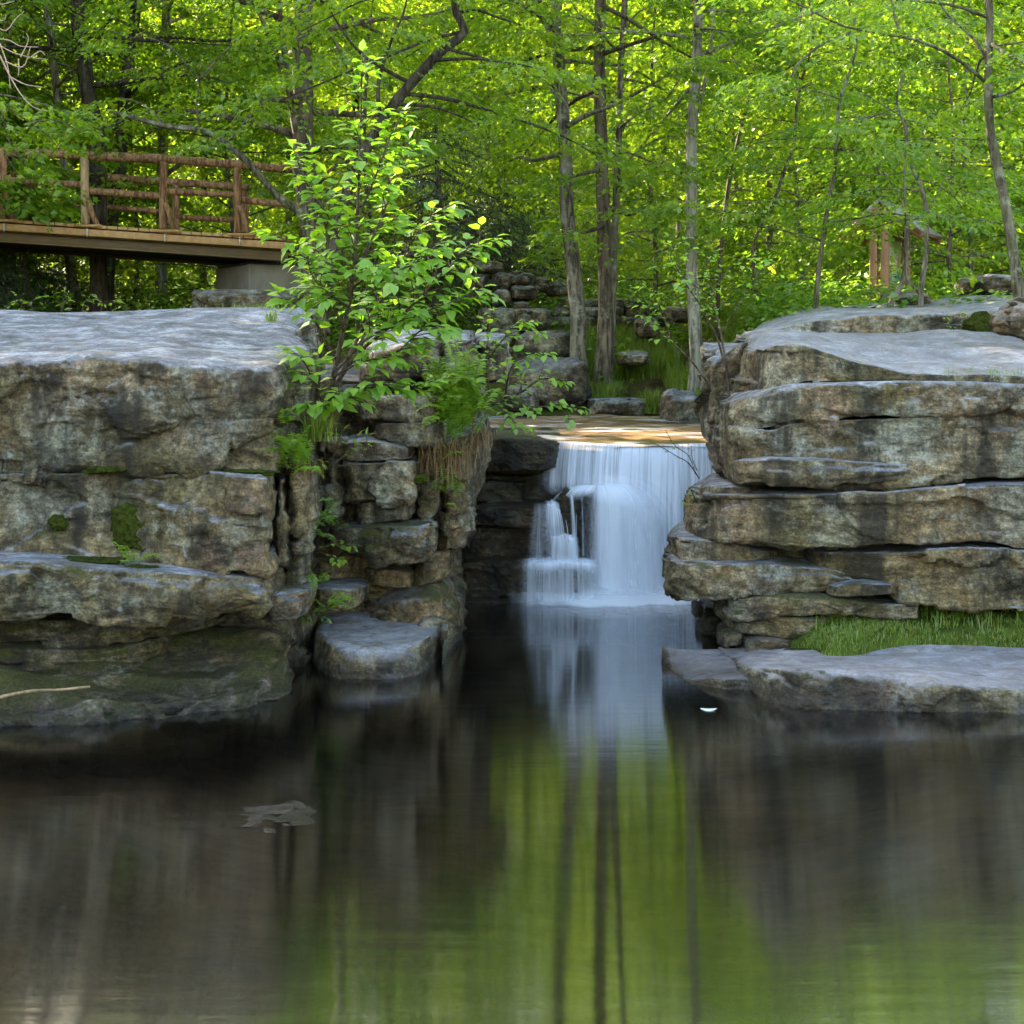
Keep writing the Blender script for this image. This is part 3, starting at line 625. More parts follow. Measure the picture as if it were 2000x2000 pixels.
RX = 2460
cliff_r = outcrop('rock_cliff', 'layered brown-grey rock stack with a flat top and an overhanging prow beside the falls', (2.6, 10.8, 0), [
    ([(1412, 700, 790, 13.0), (1440, 664, 770, 13.2), (1480, 648, 720, 13.4), (1554, 630, 690, 13.6), (1626, 621, 680, 13.7), (1717, 616, 670, 13.8), (1843, 612, 668, 13.9), (2000, 604, 664, 13.9), (RX, 600, 664, 13.9)], 3.2, 'rock_slab',
        dict(rt=0.070, rb=0.018, ends=(.5, 0), zback=([1396, 1500, 1620, 1990, RX], [2.35, 2.66, 2.86, 3.0, 3.05]), big=.06, facet=.06, topnoise=.05, name='rock_step', lean=-.15)),
    ([(1432, 715, 774, 11.0), (1446, 695, 774, 10.8), (1470, 682, 768, 10.7), (1500, 680, 760, 10.66), (1570, 682, 750, 10.62), (1630, 700, 747, 10.6), (1700, 722, 744, 10.62), (1764, 736, 743, 10.64), (1850, 738, 744, 10.66), (2000, 741, 752, 10.64), (RX, 745, 757, 10.6)], 3.5, 'rock_slab',
        dict(rt=0.028, rb=0.018, ends=(.3, 0), zback=([1432, 1520, 1764, RX], [2.50, 2.54, 2.53, 2.52]), big=.05, facet=.06, topnoise=.10)),
    ([(1376, 836, 872, 11.0), (1394, 812, 855, 10.75), (1420, 790, 846, 10.62), (1503, 761, 842, 10.48), (1540, 752, 832, 10.45), (1583, 749, 827, 10.43), (1640, 747, 819, 10.42), (1764, 744, 815, 10.42), (1900, 746, 799, 10.46), (2000, 751, 790, 10.48), (RX, 757, 770, 10.5)], 2.4, 'rock',
        dict(rt=0.070, rb=0.024, ends=(.3, 0), big=.07, facet=.07, cell=(.7, .7, .3), zback=2.1)),
    ([(1370, 842, 938, 11.05), (1388, 838, 941, 10.76), (1427, 844, 939, 10.6), (1510, 844, 951, 10.52), (1540, 834, 954, 10.5), (1619, 822, 957, 10.48), (1735, 818, 954, 10.48), (1843, 808, 943, 10.48), (2000, 794, 939, 10.5), (RX, 775, 938, 10.5)], 2.4, 'rock',
        dict(rt=0.022, rb=0.030, ends=(.35, 0), big=.07, facet=.09, cell=(.9, .8, .45), crack=.01, lean=-.03)),
    ([(1420, 918, 938, 10.52), (1440, 902, 946, 10.34), (1500, 895, 951, 10.28), (1600, 897, 951, 10.27), (1690, 904, 945, 10.32), (1760, 908, 938, 10.42), (1820, 900, 928, 10.55)], .8, 'rock', dict(rt=0.028, rb=0.036, ends=(.15, .3), big=.03, facet=.04, bulge=.04)),
    ([(1356, 978, 1000, 10.9), (1376, 954, 972, 10.72), (1430, 950, 968, 10.55), (1500, 958, 970, 10.5)], 1.4, 'rock', dict(rt=0.017, rb=0.012, ends=(.2, .2))),
    ([(1324, 1008, 1042, 10.95), (1340, 984, 1056, 10.72), (1372, 970, 1060, 10.54), (1430, 966, 1062, 10.42), (1500, 966, 1067, 10.36), (1561, 966, 1073, 10.33), (1727, 965, 1074, 10.32), (1800, 957, 1067, 10.33), (1862, 952, 1061, 10.33), (1945, 947, 1064, 10.34), (2000, 946, 1082, 10.34), (RX, 944, 1090, 10.3)], 2.0, 'rock',
        dict(rt=0.022, rb=0.036, ends=(.3, 0), big=.07, facet=.08, cell=(.9, .8, .4), crack=.01, lean=.02)),
    ([(1540, 1078, 1092, 10.7), (1620, 1079, 1114, 10.58), (1700, 1080, 1132, 10.48), (1745, 1080, 1154, 10.42), (1800, 1079, 1184, 10.38), (1900, 1070, 1192, 10.36), (2000, 1078, 1196, 10.36), (RX, 1080, 1200, 10.3)], 1.8, 'rock',
        dict(rt=0.022, rb=0.030, ends=(.3, 0), big=.07, facet=.10, cell=(.6, .6, .32))),
    ([(1294, 1068, 1100, 10.9), (1318, 1054, 1102, 10.68), (1380, 1056, 1106, 10.6), (1450, 1068, 1106, 10.65), (1535, 1086, 1100, 10.8)], 1.2, 'rock', dict(rt=0.033, rb=0.018, ends=(.2, .2))),
    ([(1278, 1122, 1160, 10.75), (1292, 1106, 1169, 10.52), (1350, 1102, 1174, 10.4), (1420, 1102, 1170, 10.38), (1500, 1102, 1162, 10.44), (1600, 1110, 1154, 10.5), (1700, 1126, 1142, 10.6), (1740, 1133, 1139, 10.7)], 1.4, 'rock', dict(rt=0.033, rb=0.036, ends=(.22, .2), bulge=.03, cell=(.5, .5, .2))),
    ([(1384, 1182, 1214, 10.75), (1400, 1172, 1216, 10.52), (1450, 1168, 1210, 10.42), (1520, 1162, 1206, 10.36), (1600, 1166, 1206, 10.34), (1640, 1170, 1204, 10.35), (1720, 1182, 1212, 10.35), (1800, 1182, 1212, 10.4), (1812, 1188, 1206, 10.5)], 1.3, 'rock_mossy', dict(rt=0.028, rb=0.030, ends=(.2, .12), cell=(.5, .5, .2), warm=None) if False else dict(rt=0.028, rb=0.030, ends=(.2, .12), cell=(.5, .5, .2))),
    ([(1400, 1208, 1228, 10.62), (1450, 1206, 1238, 10.46), (1540, 1206, 1246, 10.38), (1600, 1208, 1244, 10.38), (1640, 1210, 1230, 10.45)], 1.1, 'rock_mossy', dict(rt=0.022, rb=0.030, ends=(.2, .15))),
    ([(1608, 1148, 1166, 10.36), (1680, 1140, 1166, 10.28), (1740, 1142, 1163, 10.28), (1760, 1150, 1158, 10.4)], .7, 'rock', dict(rt=0.011, rb=0.012, ends=(.1, .1))),
    ([(1736, 1138, 1172, 10.44), (1770, 1132, 1180, 10.38), (1806, 1150, 1182, 10.44)], .6, 'rock', dict(rt=0.017, ends=(.08, .08))),
    ([(1396, 1244, 1274, 10.6), (1416, 1236, 1268, 10.44), (1445, 1240, 1262, 10.4), (1460, 1250, 1262, 10.5)], .6, 'rock_low', dict(rt=0.017, ends=(.08, .1))),
    ([(1446, 1254, 1274, 10.38), (1500, 1250, 1275, 10.3), (1564, 1254, 1272, 10.36)], .7, 'rock_low', dict(rt=0.017, ends=(.1, .1))),
    ([(1440, 1282, 1320, 10.2), (1490, 1278, 1320, 10.1), (1546, 1284, 1320, 10.15)], .6, 'rock_low', dict(rt=0.017, ends=(.1, .1))),
    ([(1366, 760, 862, 11.9), (1382, 720, 866, 11.8), (1412, 690, 840, 11.9), (1436, 672, 800, 12.0), (1470, 664, 780, 12.2)], 1.6, 'rock', dict(rt=0.084, ends=(.12, .2), cell=(.25, .5, .7), facet=.10, zback=2.4, strata=.004, name='rock_rib')),
    ([(1398, 750, 1330, 11.2), (1440, 745, 1330, 11.05), (1800, 760, 1330, 11.0), (RX, 760, 1330, 11.0)], 3.0, 'rock_low', dict(res=.045, ends=(.3, 0), zback=2.3, name='rock_core')),
    ([(1356, 1196, 1300, 11.6), (1380, 1188, 1300, 11.5), (1420, 1190, 1300, 11.5)], .8, 'rock_wet', dict(ends=(.1, .1))),
], skew=.165)

slab_r = outcrop('rock_slab', 'low flat pinkish grey rock slab lying at the water edge below the grass', (2.9, 9.6, 0), [
    ([(1322, 1353, 1460, 9.6), (1350, 1345, 1460, 9.5), (1390, 1337, 1460, 9.48), (1450, 1328, 1460, 9.5), (1540, 1322, 1450, 9.6)], .9, 'rock_slab', dict(rt=0.028, ends=(.7, .1), zback=.10, big=.02, facet=.015)),
    ([(1460, 1350, 1480, 9.25), (1470, 1334, 1480, 9.12), (1500, 1325, 1480, 9.06), (1540, 1322, 1480, 9.04), (1650, 1324, 1480, 9.02), (1776, 1330, 1490, 8.99), (1900, 1334, 1490, 8.96), (2000, 1338, 1490, 8.94), (RX, 1345, 1500, 8.9)], 1.2, 'rock_slab',
        dict(rt=0.091, rb=0.030, ends=(.45, 0), zback=([1446, 1600, 1880, RX], [.10, .17, .19, .20]), big=.03, facet=.04, topnoise=.05, bulge=.03)),
])

# loose rock lying on the flat top, at the picture's right edge
t = Thing('loose_rock', 'small dark jagged rock perched on the flat rock top near the curved tree', 'rock', P(2005, 655, 12.6))
v, f = boulder(P(2022, 622, 12.6), (.34, .26, .17), 11, 34, .3, .35); t.part('stone', v, f, M['rock_far'])
v, f = boulder(P(2030, 640, 12.45), (.22, .16, .07), 13, 24, .25, .4); t.part('stone', v, f, M['log_pale'], label='broken orange-brown underside')
# ------------------------------------------------------------------ water
def water_mat(name, rough, tint, aniso=.0, ior=1.4, bump=.02, bscale=(1.2, 6, 1), refl=(1, 1, 1, 1)):
    m, n = new_mat(name)
    p = n.pos()
    h = n.noise(n.scl(p, bscale), 1.0, 4, .6)
    nb = n.bump(h, 1.0, bump)
    fr = n.n('ShaderNodeFresnel', {'IOR': ior, 'Normal': nb})
    tg = n.n('ShaderNodeTangent', direction_type='UV_MAP')
    g = n.n('ShaderNodeBsdfAnisotropic', {'Color': refl, 'Roughness': rough, 'Anisotropy': aniso, 'Normal': nb, 'Tangent': tg})
    tr = n.n('ShaderNodeBsdfTransparent', {'Color': (*tint, 1)})
    fr = n.math('ADD', n.math('MULTIPLY', fr, .85), .15 if aniso else 0.0, clamp=True)
    n.out(n.n('ShaderNodeMixShader', {0: fr, 1: tr, 2: g}).outputs[0])
    return m

def sheet(name, x0, x1, y0, y1, z, mat, nx=2, ny=2, **kw):
    xs = np.linspace(x0, x1, nx); ys = np.linspace(y0, y1, ny)
    X, Yg = np.meshgrid(xs, ys); Z = np.full_like(X, z)
    v = np.stack([X, Yg, Z], -1).reshape(-1, 3)
    return link(name, mesh_np(name, v, grid_faces(ny, nx), mat, uv=v[:, :2]))

M['pool'] = water_mat('pool_water', .075, (.62, .52, .34), .72, 2.3, .0013, (1.0, 9, 1))
o = sheet('pool_water', -9, 9, -6, 13.8, 0, M['pool']); tag(o, 'dark still pool reflecting the rocks and green trees', kind='structure')
def stream_mat():
    m, n = new_mat('stream_water'); p = n.pos()
    nb = n.bump(n.noise(n.scl(p, (1.5, 5, 1)), 1.0, 4, .6), 1.0, .03)
    g = n.n('ShaderNodeBsdfGlossy', {'Roughness': .18, 'Normal': nb})
    tr = n.n('ShaderNodeBsdfTransparent', {'Color': (.9, .84, .74, 1)})
    x = n.n('ShaderNodeMixShader', {0: .22, 1: tr, 2: g})
    d = n.n('ShaderNodeBsdfDiffuse', {'Color': (.75, .78, .80, 1)})
    s = n.ramp(n.noise(n.scl(p, (1.1, 3.2, 1)), 1.3, 5, .6, .5), [(.5, 0.0), (.72, .55)])
    n.out(n.n('ShaderNodeMixShader', {0: s, 1: x, 2: d}).outputs[0])
    return m
M['stream'] = stream_mat()

# upper stream: bed stones and the thin sheet of water running to the lip
def build_stream():
    xs = np.linspace(-.9, 2.7, 110); ys = np.linspace(13.42, 18.3, 130)
    X, Yg = np.meshgrid(xs, ys)
    q = np.stack([X * 1.1, Yg * .8, X * 0], -1).reshape(-1, 3)
    lump = np.clip(fbm(q * 1.5, 3, 61).reshape(X.shape), -.3, 1)
    Z = 1.470 + .05 * sst(14, 17.5, Yg) - .05 * 0 - .06 * (1 - sst(13.42, 13.75, Yg))
    v = np.stack([X, Yg, Z + .012 * fbm(q * 3, 2, 62).reshape(X.shape)], -1).reshape(-1, 3)
    o = link('stream_water', mesh_np('stream_water', v, grid_faces(len(ys), len(xs)), M['stream'], uv=v[:, :2]))
    tag(o, 'shallow stream sliding towards the lip of the falls', kind='structure')
    m, n = new_mat('stream_bed')
    p = n.pos()
    a = n.noise(n.scl(p, (1, 2.5, 1)), 2.6, 7, .65)
    c = n.ramp(a, [(.34, (.06, .04, .022)), (.5, (.27, .165, .08)), (.66, (.46, .31, .16))])
    n.out(n.bsdf(Base_Color=c, Roughness=.6, Normal=n.bump(a, .8, .04)))
    vb = v.copy(); vb[:, 2] = (Z - .03 + .075 * lump).ravel()
    o = link('stream_bed', mesh_np('stream_bed', vb, grid_faces(len(ys), len(xs)), m))
    tag(o, 'tan rock bed under the shallow stream', kind='structure')
build_stream()

# silk of the falls: alpha from streaks that run down the sheet
def silk_mat(name, lo, hi, sx, soft=1.0, col=(.84, .91, 1.0)):
    m, n = new_mat(name)
    uv = n.n('ShaderNodeUVMap').outputs[0]
    s1 = n.noise(n.scl(uv, (sx, .4, 1)), 1.0, 5, .6)
    s2 = n.noise(n.scl(uv, (sx * 3.7, .8, 1)), 1.0, 3, .6)
    s = n.math('ADD', n.math('MULTIPLY', s1, .68), n.math('MULTIPLY', s2, .32))
    st = n.ramp(s, [(lo, 0.0), (hi, 1.0)], 'EASE')
    dn = n.n('ShaderNodeAttribute', attribute_name='dens').outputs['Fac']
    # density above one fills the gaps between strands
    al = n.math('ADD', n.math('MULTIPLY', st, n.math('MINIMUM', dn, 1.0)), n.math('MAXIMUM', n.math('SUBTRACT', dn, 1.0), 0.0), clamp=True)
    al = n.math('MULTIPLY', al, .97)
    d = n.n('ShaderNodeBsdfDiffuse', {'Color': (*col, 1)}); t = n.n('ShaderNodeBsdfTranslucent', {'Color': (*col, 1)})
    x = n.n('ShaderNodeMixShader', {0: .35, 1: d, 2: t})
    tr = n.n('ShaderNodeBsdfTransparent')
    n.out(n.n('ShaderNodeMixShader', {0: al, 1: tr, 2: x}).outputs[0])
    return m
M['silk'] = silk_mat('falling_water', .33, .62, 10)
M['silk_soft'] = silk_mat('soft_water', .22, .62, 5)
M['foam'] = silk_mat('foam', .2, .6, 3, col=(.88, .94, 1.0))

falls = Thing('waterfall', 'silky white waterfall pouring over a dark ledge into the pool', 'waterfall', (.75, 12.9, 0))

def curtain(name, rows, mat, dens, wid=None):
    """rows: function (s,t)->xyz arrays; s across, t down"""
    ns, nt = 120, 70
    s = np.linspace(0, 1, ns); t = np.linspace(0, 1, nt)
    S, T = np.meshgrid(s, t)
    V = rows(S, T)
    W = np.concatenate([np.zeros((1, ns)), np.cumsum(np.linalg.norm(np.diff(V, axis=0), axis=2), 0)])
    w = (wid or 1.0)
    uv = np.stack([S * w, W], -1).reshape(-1, 2)
    return falls.part(name, V.reshape(-1, 3), grid_faces(nt, ns), mat, attrs={'dens': dens(S, T).ravel()}, uv=uv)

def edge(S, a=.06, b=.06):
    return np.clip(S / a, 0, 1) * np.clip((1 - S) / b, 0, 1)

def main_rows(lift, x0, x1, bx0, bx1, v0):
    def rows(S, T):
        xt = np.array(P(0, 0, 13.45)); X0 = (x0 + (x1 - x0) * S - 1000) * 13.45 / F; X1 = (bx0 + (bx1 - bx0) * S - 1000) * 13.2 / F
        lipy = np.interp(S, [0, .12, .3, .6, 1], [864, 866, 870, 872, 868])
        zl = EYE - (lipy - HOR) * 13.45 / F + lift
        tt = T
        drop = np.clip((tt - .06) / .94, 0, 1)
        z = zl * (1 - drop ** 1.0) + .0
        q = np.sqrt(np.clip(drop, 0, 1))
        wob = .035 * fbm(np.stack([S * 9, T * .5, S * 0], -1).reshape(-1, 3), 2, 5).reshape(S.shape)
        y = 13.47 + .12 * (1 - np.clip(tt / .06, 0, 1)) - v0 * q + wob * np.clip(tt * 5, 0, 1)
        x = X0 + (X1 - X0) * q
        return np.stack([x, y, z], -1)
    return rows
def main_dens(S, T):
    px = 1048 + 382 * S; py = 866 + 312 * T
    d = .85 + .45 * sst(1085, 1150, px) - .15 * sst(1250, 1340, px)
    d = d * sst(1042, 1078, px - 8 * T) * (1 - .5 * sst(1400, 1430, px))
    d = d * (1 - (1 - sst(1150, 1200, px)) * sst(955, 990, py))      # below the rim the rock at the left is bare
    d = d * (.86 + .55 * fbm(np.stack([px * .045, S * 0, S * 0], -1).reshape(-1, 3), 3, 14).reshape(px.shape))
    return d * np.clip(T / .02, 0, 1) ** .5
curtain('water_curtain', main_rows(.012, 1058, 1430, 1036, 1435, .30), M['silk'], main_dens, 1.9)
curtain('water_curtain', main_rows(.0, 1085, 1430, 1080, 1435, .22), M['silk_soft'], lambda S, T: main_dens(S, T) * edge(S, .12, .04) * (.55 + .35 * S), 1.6)

# the bell: water flung outward over the rock
def bell_rows(cx, Yc, R, a0, a1, ytop, hv, flare=.10, dep=.62, yb=1182):
    c = P(cx, ytop, Yc)
    def rows(S, T):
        an = np.radians(a0 + (a1 - a0) * S)
        k = np.clip(T / .45, 0, 1) * np.pi / 2; d = np.clip((T - .45) / .55, 0, 1)
        wob = 1 + .06 * fbm(np.stack([S * 7, T * 1.5, S * 0], -1).reshape(-1, 3), 2, 6).reshape(S.shape)
        r = R(S) * wob * (np.sin(k) ** .85 + flare * d) + .01
        H = hv(S) * (1 + .12 * np.sin(S * 9 + 1))
        z = c[2] - H * (1 - np.cos(k)) - (c[2] - H) * d
        return np.stack([c[0] + r * np.sin(an), Yc - dep * r * np.cos(an), z], -1)
    return rows
one = lambda S, v: np.full_like(S, v)
Rr = lambda S: np.interp(S, [0, .3, .7, 1], [.44, .50, .60, .60])
Hr = lambda S: np.interp(S, [0, .3, 1], [.10, .22, .50])
curtain('water_bell', bell_rows(1168, 13.34, Rr, -14, 92, 945, Hr), M['silk_soft'], lambda S, T: (1.12 + .25 * np.clip(T * 3, 0, 1)) * np.clip(T / .10, 0, 1) * sst(0, .16, S) * (1 - .6 * sst(.86, 1, S) * sst(.2, .5, T)) * (1 - .18 * T), 1.3)
curtain('water_bell', bell_rows(1172, 13.37, lambda S: .93 * Rr(S), -4, 92, 950, Hr), M['silk'], lambda S, T: .85 * np.clip(T / .12, 0, 1) * sst(0, .2, S) * (1 - .6 * sst(.8, 1, S)), 1.3)
# its thin left rim, draped over the dark rock and sliding off at the far side
Rl = lambda S: np.interp(S, [0, .5, 1], [.47, .43, .37])
curtain('water_bell', bell_rows(1166, 13.34, Rl, -104, -6, 945, lambda S: np.interp(S, [0, .35, 1], [.30, .20, .10]), .02), M['silk_soft'],
        lambda S, T: 1.15 * np.clip(T / .10, 0, 1) * ((1 - sst(.20, .44, T)) + sst(.20, .44, T) * (1 - sst(.14, .30, S)) * (1 - sst(.5, .75, T)) * .8), 1.1)
# loose strands in front of the dark rock
def strand(x0, x1, y0, y1, w0, w1, Y, dn):
    def rows(S, T):
        px = x0 + (x1 - x0) * T ** .7 + (S - .5) * (w0 + (w1 - w0) * T); py = y0 + (y1 - y0) * T
        return np.stack([(px - 1000) * Y / F, Y - .10 * T ** .5 - .02 * np.sin(S * np.pi), EYE - (py - HOR) * Y / F], -1)
    curtain('water_strand', rows, M['silk_soft'], lambda S, T: dn * np.sin(S * np.pi) ** 1.5 * np.clip(T / .1, 0, 1) * np.clip((1 - T) / .1, 0, 1), .12)
strand(1114, 1123, 955, 1100, 9, 14, 13.10, 1.05)
strand(1094, 1102, 1000, 1050, 3, 4, 13.08, .9); strand(1104, 1110, 1012, 1058, 3, 4, 13.08, .8); strand(1126, 1123, 1000, 1080, 3, 4, 13.08, .7); strand(1136, 1138, 965, 1090, 4, 8, 13.12, .5)
# drifting spray keeps the bell's outline soft
for sc, dn in ((1.07, .40), (1.15, .22), (1.24, .10)):
    curtain('spray', bell_rows(1168, 13.34, lambda S, sc=sc: sc * Rr(S), -20, 92, 945 - 12 * (sc - 1) / .07 * .6, Hr), M['foam'], lambda S, T, dn=dn: dn * edge(S, .3, .05) * np.clip(T / .15, 0, 1), 1.7)
# small steps on the left: water rolling over ledges
def step_rows(x0, x1, yt, yb, Y, spread=0, back=.25, out=.12, arch=0):
    def rows(S, T):
        px = x0 + (x1 - x0) * S + (S - .5) * spread * np.clip((T - .25), 0, 1)
        k = np.clip((T - .22) / .78, 0, 1)
        zt = P(0, yt, Y)[2] - arch * (2 * S - 1) ** 2 * Y / F; zb = P(0, yb, Y)[2]
        flat = np.clip(1 - T / .22, 0, 1)
        y = Y + back * flat - out * np.sqrt(k)
        z = zt - (zt - zb) * (k ** 1.25) + .015 * flat + .012 * fbm(np.stack([S * 6, T * 2, S * 0], -1).reshape(-1, 3), 2, 9).reshape(S.shape)
        x = (px - 1000) * Y / F
        return np.stack([x, y, z], -1)
    return rows
def stepd(a, b, e=.12): return lambda S, T: edge(S, e, e) * (a + (b - a) * T) * np.clip(T / .1, 0, 1)
curtain('water_step', step_rows(1036, 1096, 987, 1100, 13.12, 34, .2, .10, 9), M['silk'], lambda S, T: sst(0, .15, S) * (1 - sst(.93, 1, S)) * (.34 + .80 * sst(.5, .9, S) * (1 - .6 * T)) * np.clip(T / .15, 0, 1), .5)
curtain('water_step', step_rows(1062, 1094, 982, 1096, 13.14, 14, .2, .10, 3), M['silk_soft'], lambda S, T: edge(S, .3, .3) * 1.1 * (1 - sst(.4, .85, T)) * np.clip(T / .15, 0, 1), .3)
curtain('water_step', step_rows(1070, 1130, 1047, 1102, 13.02, 16, .14, .08, 4), M['silk_soft'], lambda S, T: edge(S, .22, .2) * np.interp(T, [0, .12, .3, 1], [.1, 1.25, 1.0, .6]), .4)
curtain('water_step', step_rows(1008, 1168, 1096, 1182, 12.92, 10, .26, .08, 6), M['silk'], lambda S, T: sst(0, .25, S) * (1 - sst(.86, 1, S)) * np.interp(T, [0, .08, .24, .42, 1], [.1, 1.25, 1.3, .62, .72]), .9)
curtain('water_step', step_rows(1016, 1180, 1097, 1182, 12.89, 10, .26, .08, 6), M['silk_soft'], lambda S, T: sst(0, .3, S) * (1 - sst(.8, 1, S)) * np.interp(T, [0, .1, .26, .5, 1], [.1, .95, .95, .12, .45]), .9)

# foam: soft spray and churned water where the falls land
def foam_rows(z0, y0, w):
    def rows(S, T):
        x = (S * 430 - 10) * 12.9 / F
        yb = y0 + .06 * np.sin(S * 9 + 1) + .03 * np.sin(S * 31)
        y = yb + .28 * (1 - T) - w * T
        z = z0 * (np.cos(np.clip(T, 0, 1) * np.pi / 2) ** 1.2) + .006
        return np.stack([x, y, z], -1)
    return rows
fd = lambda S: np.interp(S, [0, .10, .32, .5, .74, .88, 1], [0, .4, 1.1, 1.9, 1.8, .7, 0])
curtain('foam', foam_rows(.085, 12.86, .16), M['foam'], lambda S, T: fd(S) * (1 - T) ** .6 * np.clip(T / .25, 0, 1) * 2.4, 1.5)
curtain('foam', foam_rows(.17, 12.92, .05), M['foam'], lambda S, T: .55 * fd(S) * (1 - T) * np.clip(T / .5, 0, 1), 1.5)
curtain('foam', foam_rows(.0, 12.75, .8), M['foam'], lambda S, T: .8 * fd(S) * (1 - T) ** 1.6 * np.clip(T / .15, 0, 1), 1.5)
# ------------------------------------------------------------------ foliage builders
def unit(v): return v / (np.linalg.norm(v, axis=-1, keepdims=True) + 1e-9)

GAPS = [(np.array(P(1140, 842, 14.6)), .7), (np.array(P(1290, 838, 14.9)), .6), (np.array(P(1345, 735, 17.8)), .4), (np.array(P(1190, 838, 14.7)), .5), (np.array(P(1715, 540, 19)), .7)]  # leaf-free corridors cut along the sun direction so sunlight reaches these spots
SD = np.array(SUN_DIR)
def gap_filter(pos):
    keep = np.ones(len(pos), bool)
    for c, r in GAPS:
        d = pos - c; t = d @ SD
        dist = np.linalg.norm(d - t[:, None] * SD, axis=1)
        keep &= ~((t > .6) & (dist < r * (1 + .02 * t)))
    return keep

def leaf_geo(pos, dr, nr, size, kind='quad', rnd=None, wide=.33, gaps=True):
    pos = np.asarray(pos, float); n = len(pos)
    size = np.full(n, size) if np.isscalar(size) else np.asarray(size, float)
    rnd = RNG.random(n) if rnd is None else rnd
    if gaps:
        k = gap_filter(pos); pos, dr, nr, size, rnd = pos[k], dr[k], nr[k], size[k], rnd[k]; n = len(pos)
    d = unit(dr); s = unit(np.cross(d, nr)); nn = np.cross(s, d)
    z = size[:, None]
    if kind == 'quad':
        v = np.stack([pos, pos + d * z * .45 + s * z * wide + nn * z * .07, pos + d * z - nn * z * .12, pos + d * z * .45 - s * z * wide + nn * z * .07], 1)
        f = np.arange(n * 4).reshape(n, 4)
        return v.reshape(-1, 3), f, np.repeat(rnd, 4)
    if kind == 'ovate':
        # petiole side b, widest at a third, drooping tip
        v = np.stack([pos, pos + d * z * .5 - nn * z * .02, pos + d * z * 1.0 - nn * z * .16,
                      pos + d * z * .22 + s * z * wide * .85 + nn * z * .05, pos + d * z * .55 + s * z * wide * .86 + nn * z * .05,
                      pos + d * z * .22 - s * z * wide * .85 + nn * z * .05, pos + d * z * .55 - s * z * wide * .86 + nn * z * .05], 1)
        f0 = np.array([[0, 3, 1], [3, 4, 1], [4, 2, 1], [0, 1, 5], [5, 1, 6], [6, 1, 2]])
        f = (np.arange(n)[:, None, None] * 7 + f0[None]).reshape(-1, 3)
        return v.reshape(-1, 3), f, np.repeat(rnd, 7)
    if kind == 'maple':
        # five pointed lobes around the base
        a = np.radians([0, 26, 45, 72, 105, 150]); r = np.array([1, .46, .86, .42, .58, .22])
        pts = [pos + d * z * .25]
        for sg in (1, -1):
            for aa, rr in zip(a, r):
                if sg == -1 and aa == 0: continue
                pts.append(pos + d * z * (.25 + .75 * rr * math.cos(aa)) + s * z * (.75 * rr * math.sin(aa) * sg) - nn * z * .12 * rr)
        v = np.stack(pts, 1); k = v.shape[1]
        f0 = [[0, i, i + 1] for i in range(1, 6)] + [[0, 7, 1]] + [[0, i + 1, i] for i in range(7, 11)] + [[0, 6, 11]]
        f = (np.arange(n)[:, None, None] * k + np.array(f0)[None]).reshape(-1, 3)
        return v.reshape(-1, 3), f, np.repeat(rnd, k)

def sprays(org, az, el, L, rng, per, leaf, droop=.22, wid=.42, jit=.35):
    """flat leafy sprays; returns pos, dir, normal, size, rnd for leaf_geo"""
    n = len(org)
    fwd = np.stack([np.sin(az) * np.cos(el), np.cos(az) * np.cos(el), np.sin(el)], 1)
    lat = np.stack([np.cos(az), -np.sin(az), np.zeros(n)], 1)
    t = rng.random((n, per)) ** .75
    nt = 7
    # leaves gather along side twigs, so the spray has fingers and gaps
    tw = rng.integers(0, nt, (n, per)); tb = (tw + .5) / nt
    sg = np.where(rng.random((n, per)) < .5, -1, 1)
    u = rng.random((n, per)) ** .7
    w = wid * (1.05 - .75 * tb) * L[:, None]
    a = tb * L[:, None] + u * w * .55 + rng.normal(0, .03, (n, per)) * L[:, None]
    b = sg * u * w + rng.normal(0, .02, (n, per)) * L[:, None]
    pos = org[:, None] + fwd[:, None] * a[..., None] + lat[:, None] * b[..., None]
    roll = rng.normal(0, .18, n)
    pos[..., 2] += -droop * (a / L[:, None]) ** 2 * L[:, None] - .25 * np.abs(b) * (np.abs(b) / (L[:, None] * wid)) + b * roll[:, None] + rng.normal(0, .028, (n, per)) * np.maximum(L[:, None], .8)
    dr = fwd[:, None] * (.7 + rng.normal(0, .35, (n, per)))[..., None] + lat[:, None] * (sg * .7 + rng.normal(0, .4, (n, per)))[..., None]
    dr[..., 2] -= .25 + rng.random((n, per)) * .35
    nr = rng.normal(0, jit, (n, per, 3)); nr[..., 2] += 1
    sz = leaf * (.7 + .6 * rng.random((n, per)))
    rn = np.clip(rng.normal(.5, .2, (n, per)) + rng.normal(0, .16, n)[:, None], 0, 1)
    return pos.reshape(-1, 3), dr.reshape(-1, 3), nr.reshape(-1, 3), sz.ravel(), rn.ravel()

def limbs_for(path, zr, n, Lr, rng, el=(-.05, .35), thick=.03, azr=None):
    """limbs leave the stem between heights zr; returns list of limb paths"""
    out = []
    zs = path[:, 2]
    for i in range(n):
        k = (i + rng.random()) / n
        z = zr[0] + (zr[1] - zr[0]) * k
        j = int(np.argmin(np.abs(zs - z)))
        az = (i * 2.399 + rng.normal(0, .35)) if azr is None else rng.uniform(*azr)
        L = Lr[0] + (Lr[1] - Lr[0]) * k; L *= rng.uniform(.7, 1.2)
        e = rng.uniform(*el)
        d = np.array([math.sin(az) * math.cos(e), math.cos(az) * math.cos(e), math.sin(e)])
        q = [path[j]]
        for s in range(1, 6):
            d = unit(d + rng.normal(0, .10, 3) + np.array([0, 0, -.05]))
            q.append(q[-1] + d * L / 5)
        out.append(np.array(q))
    return out

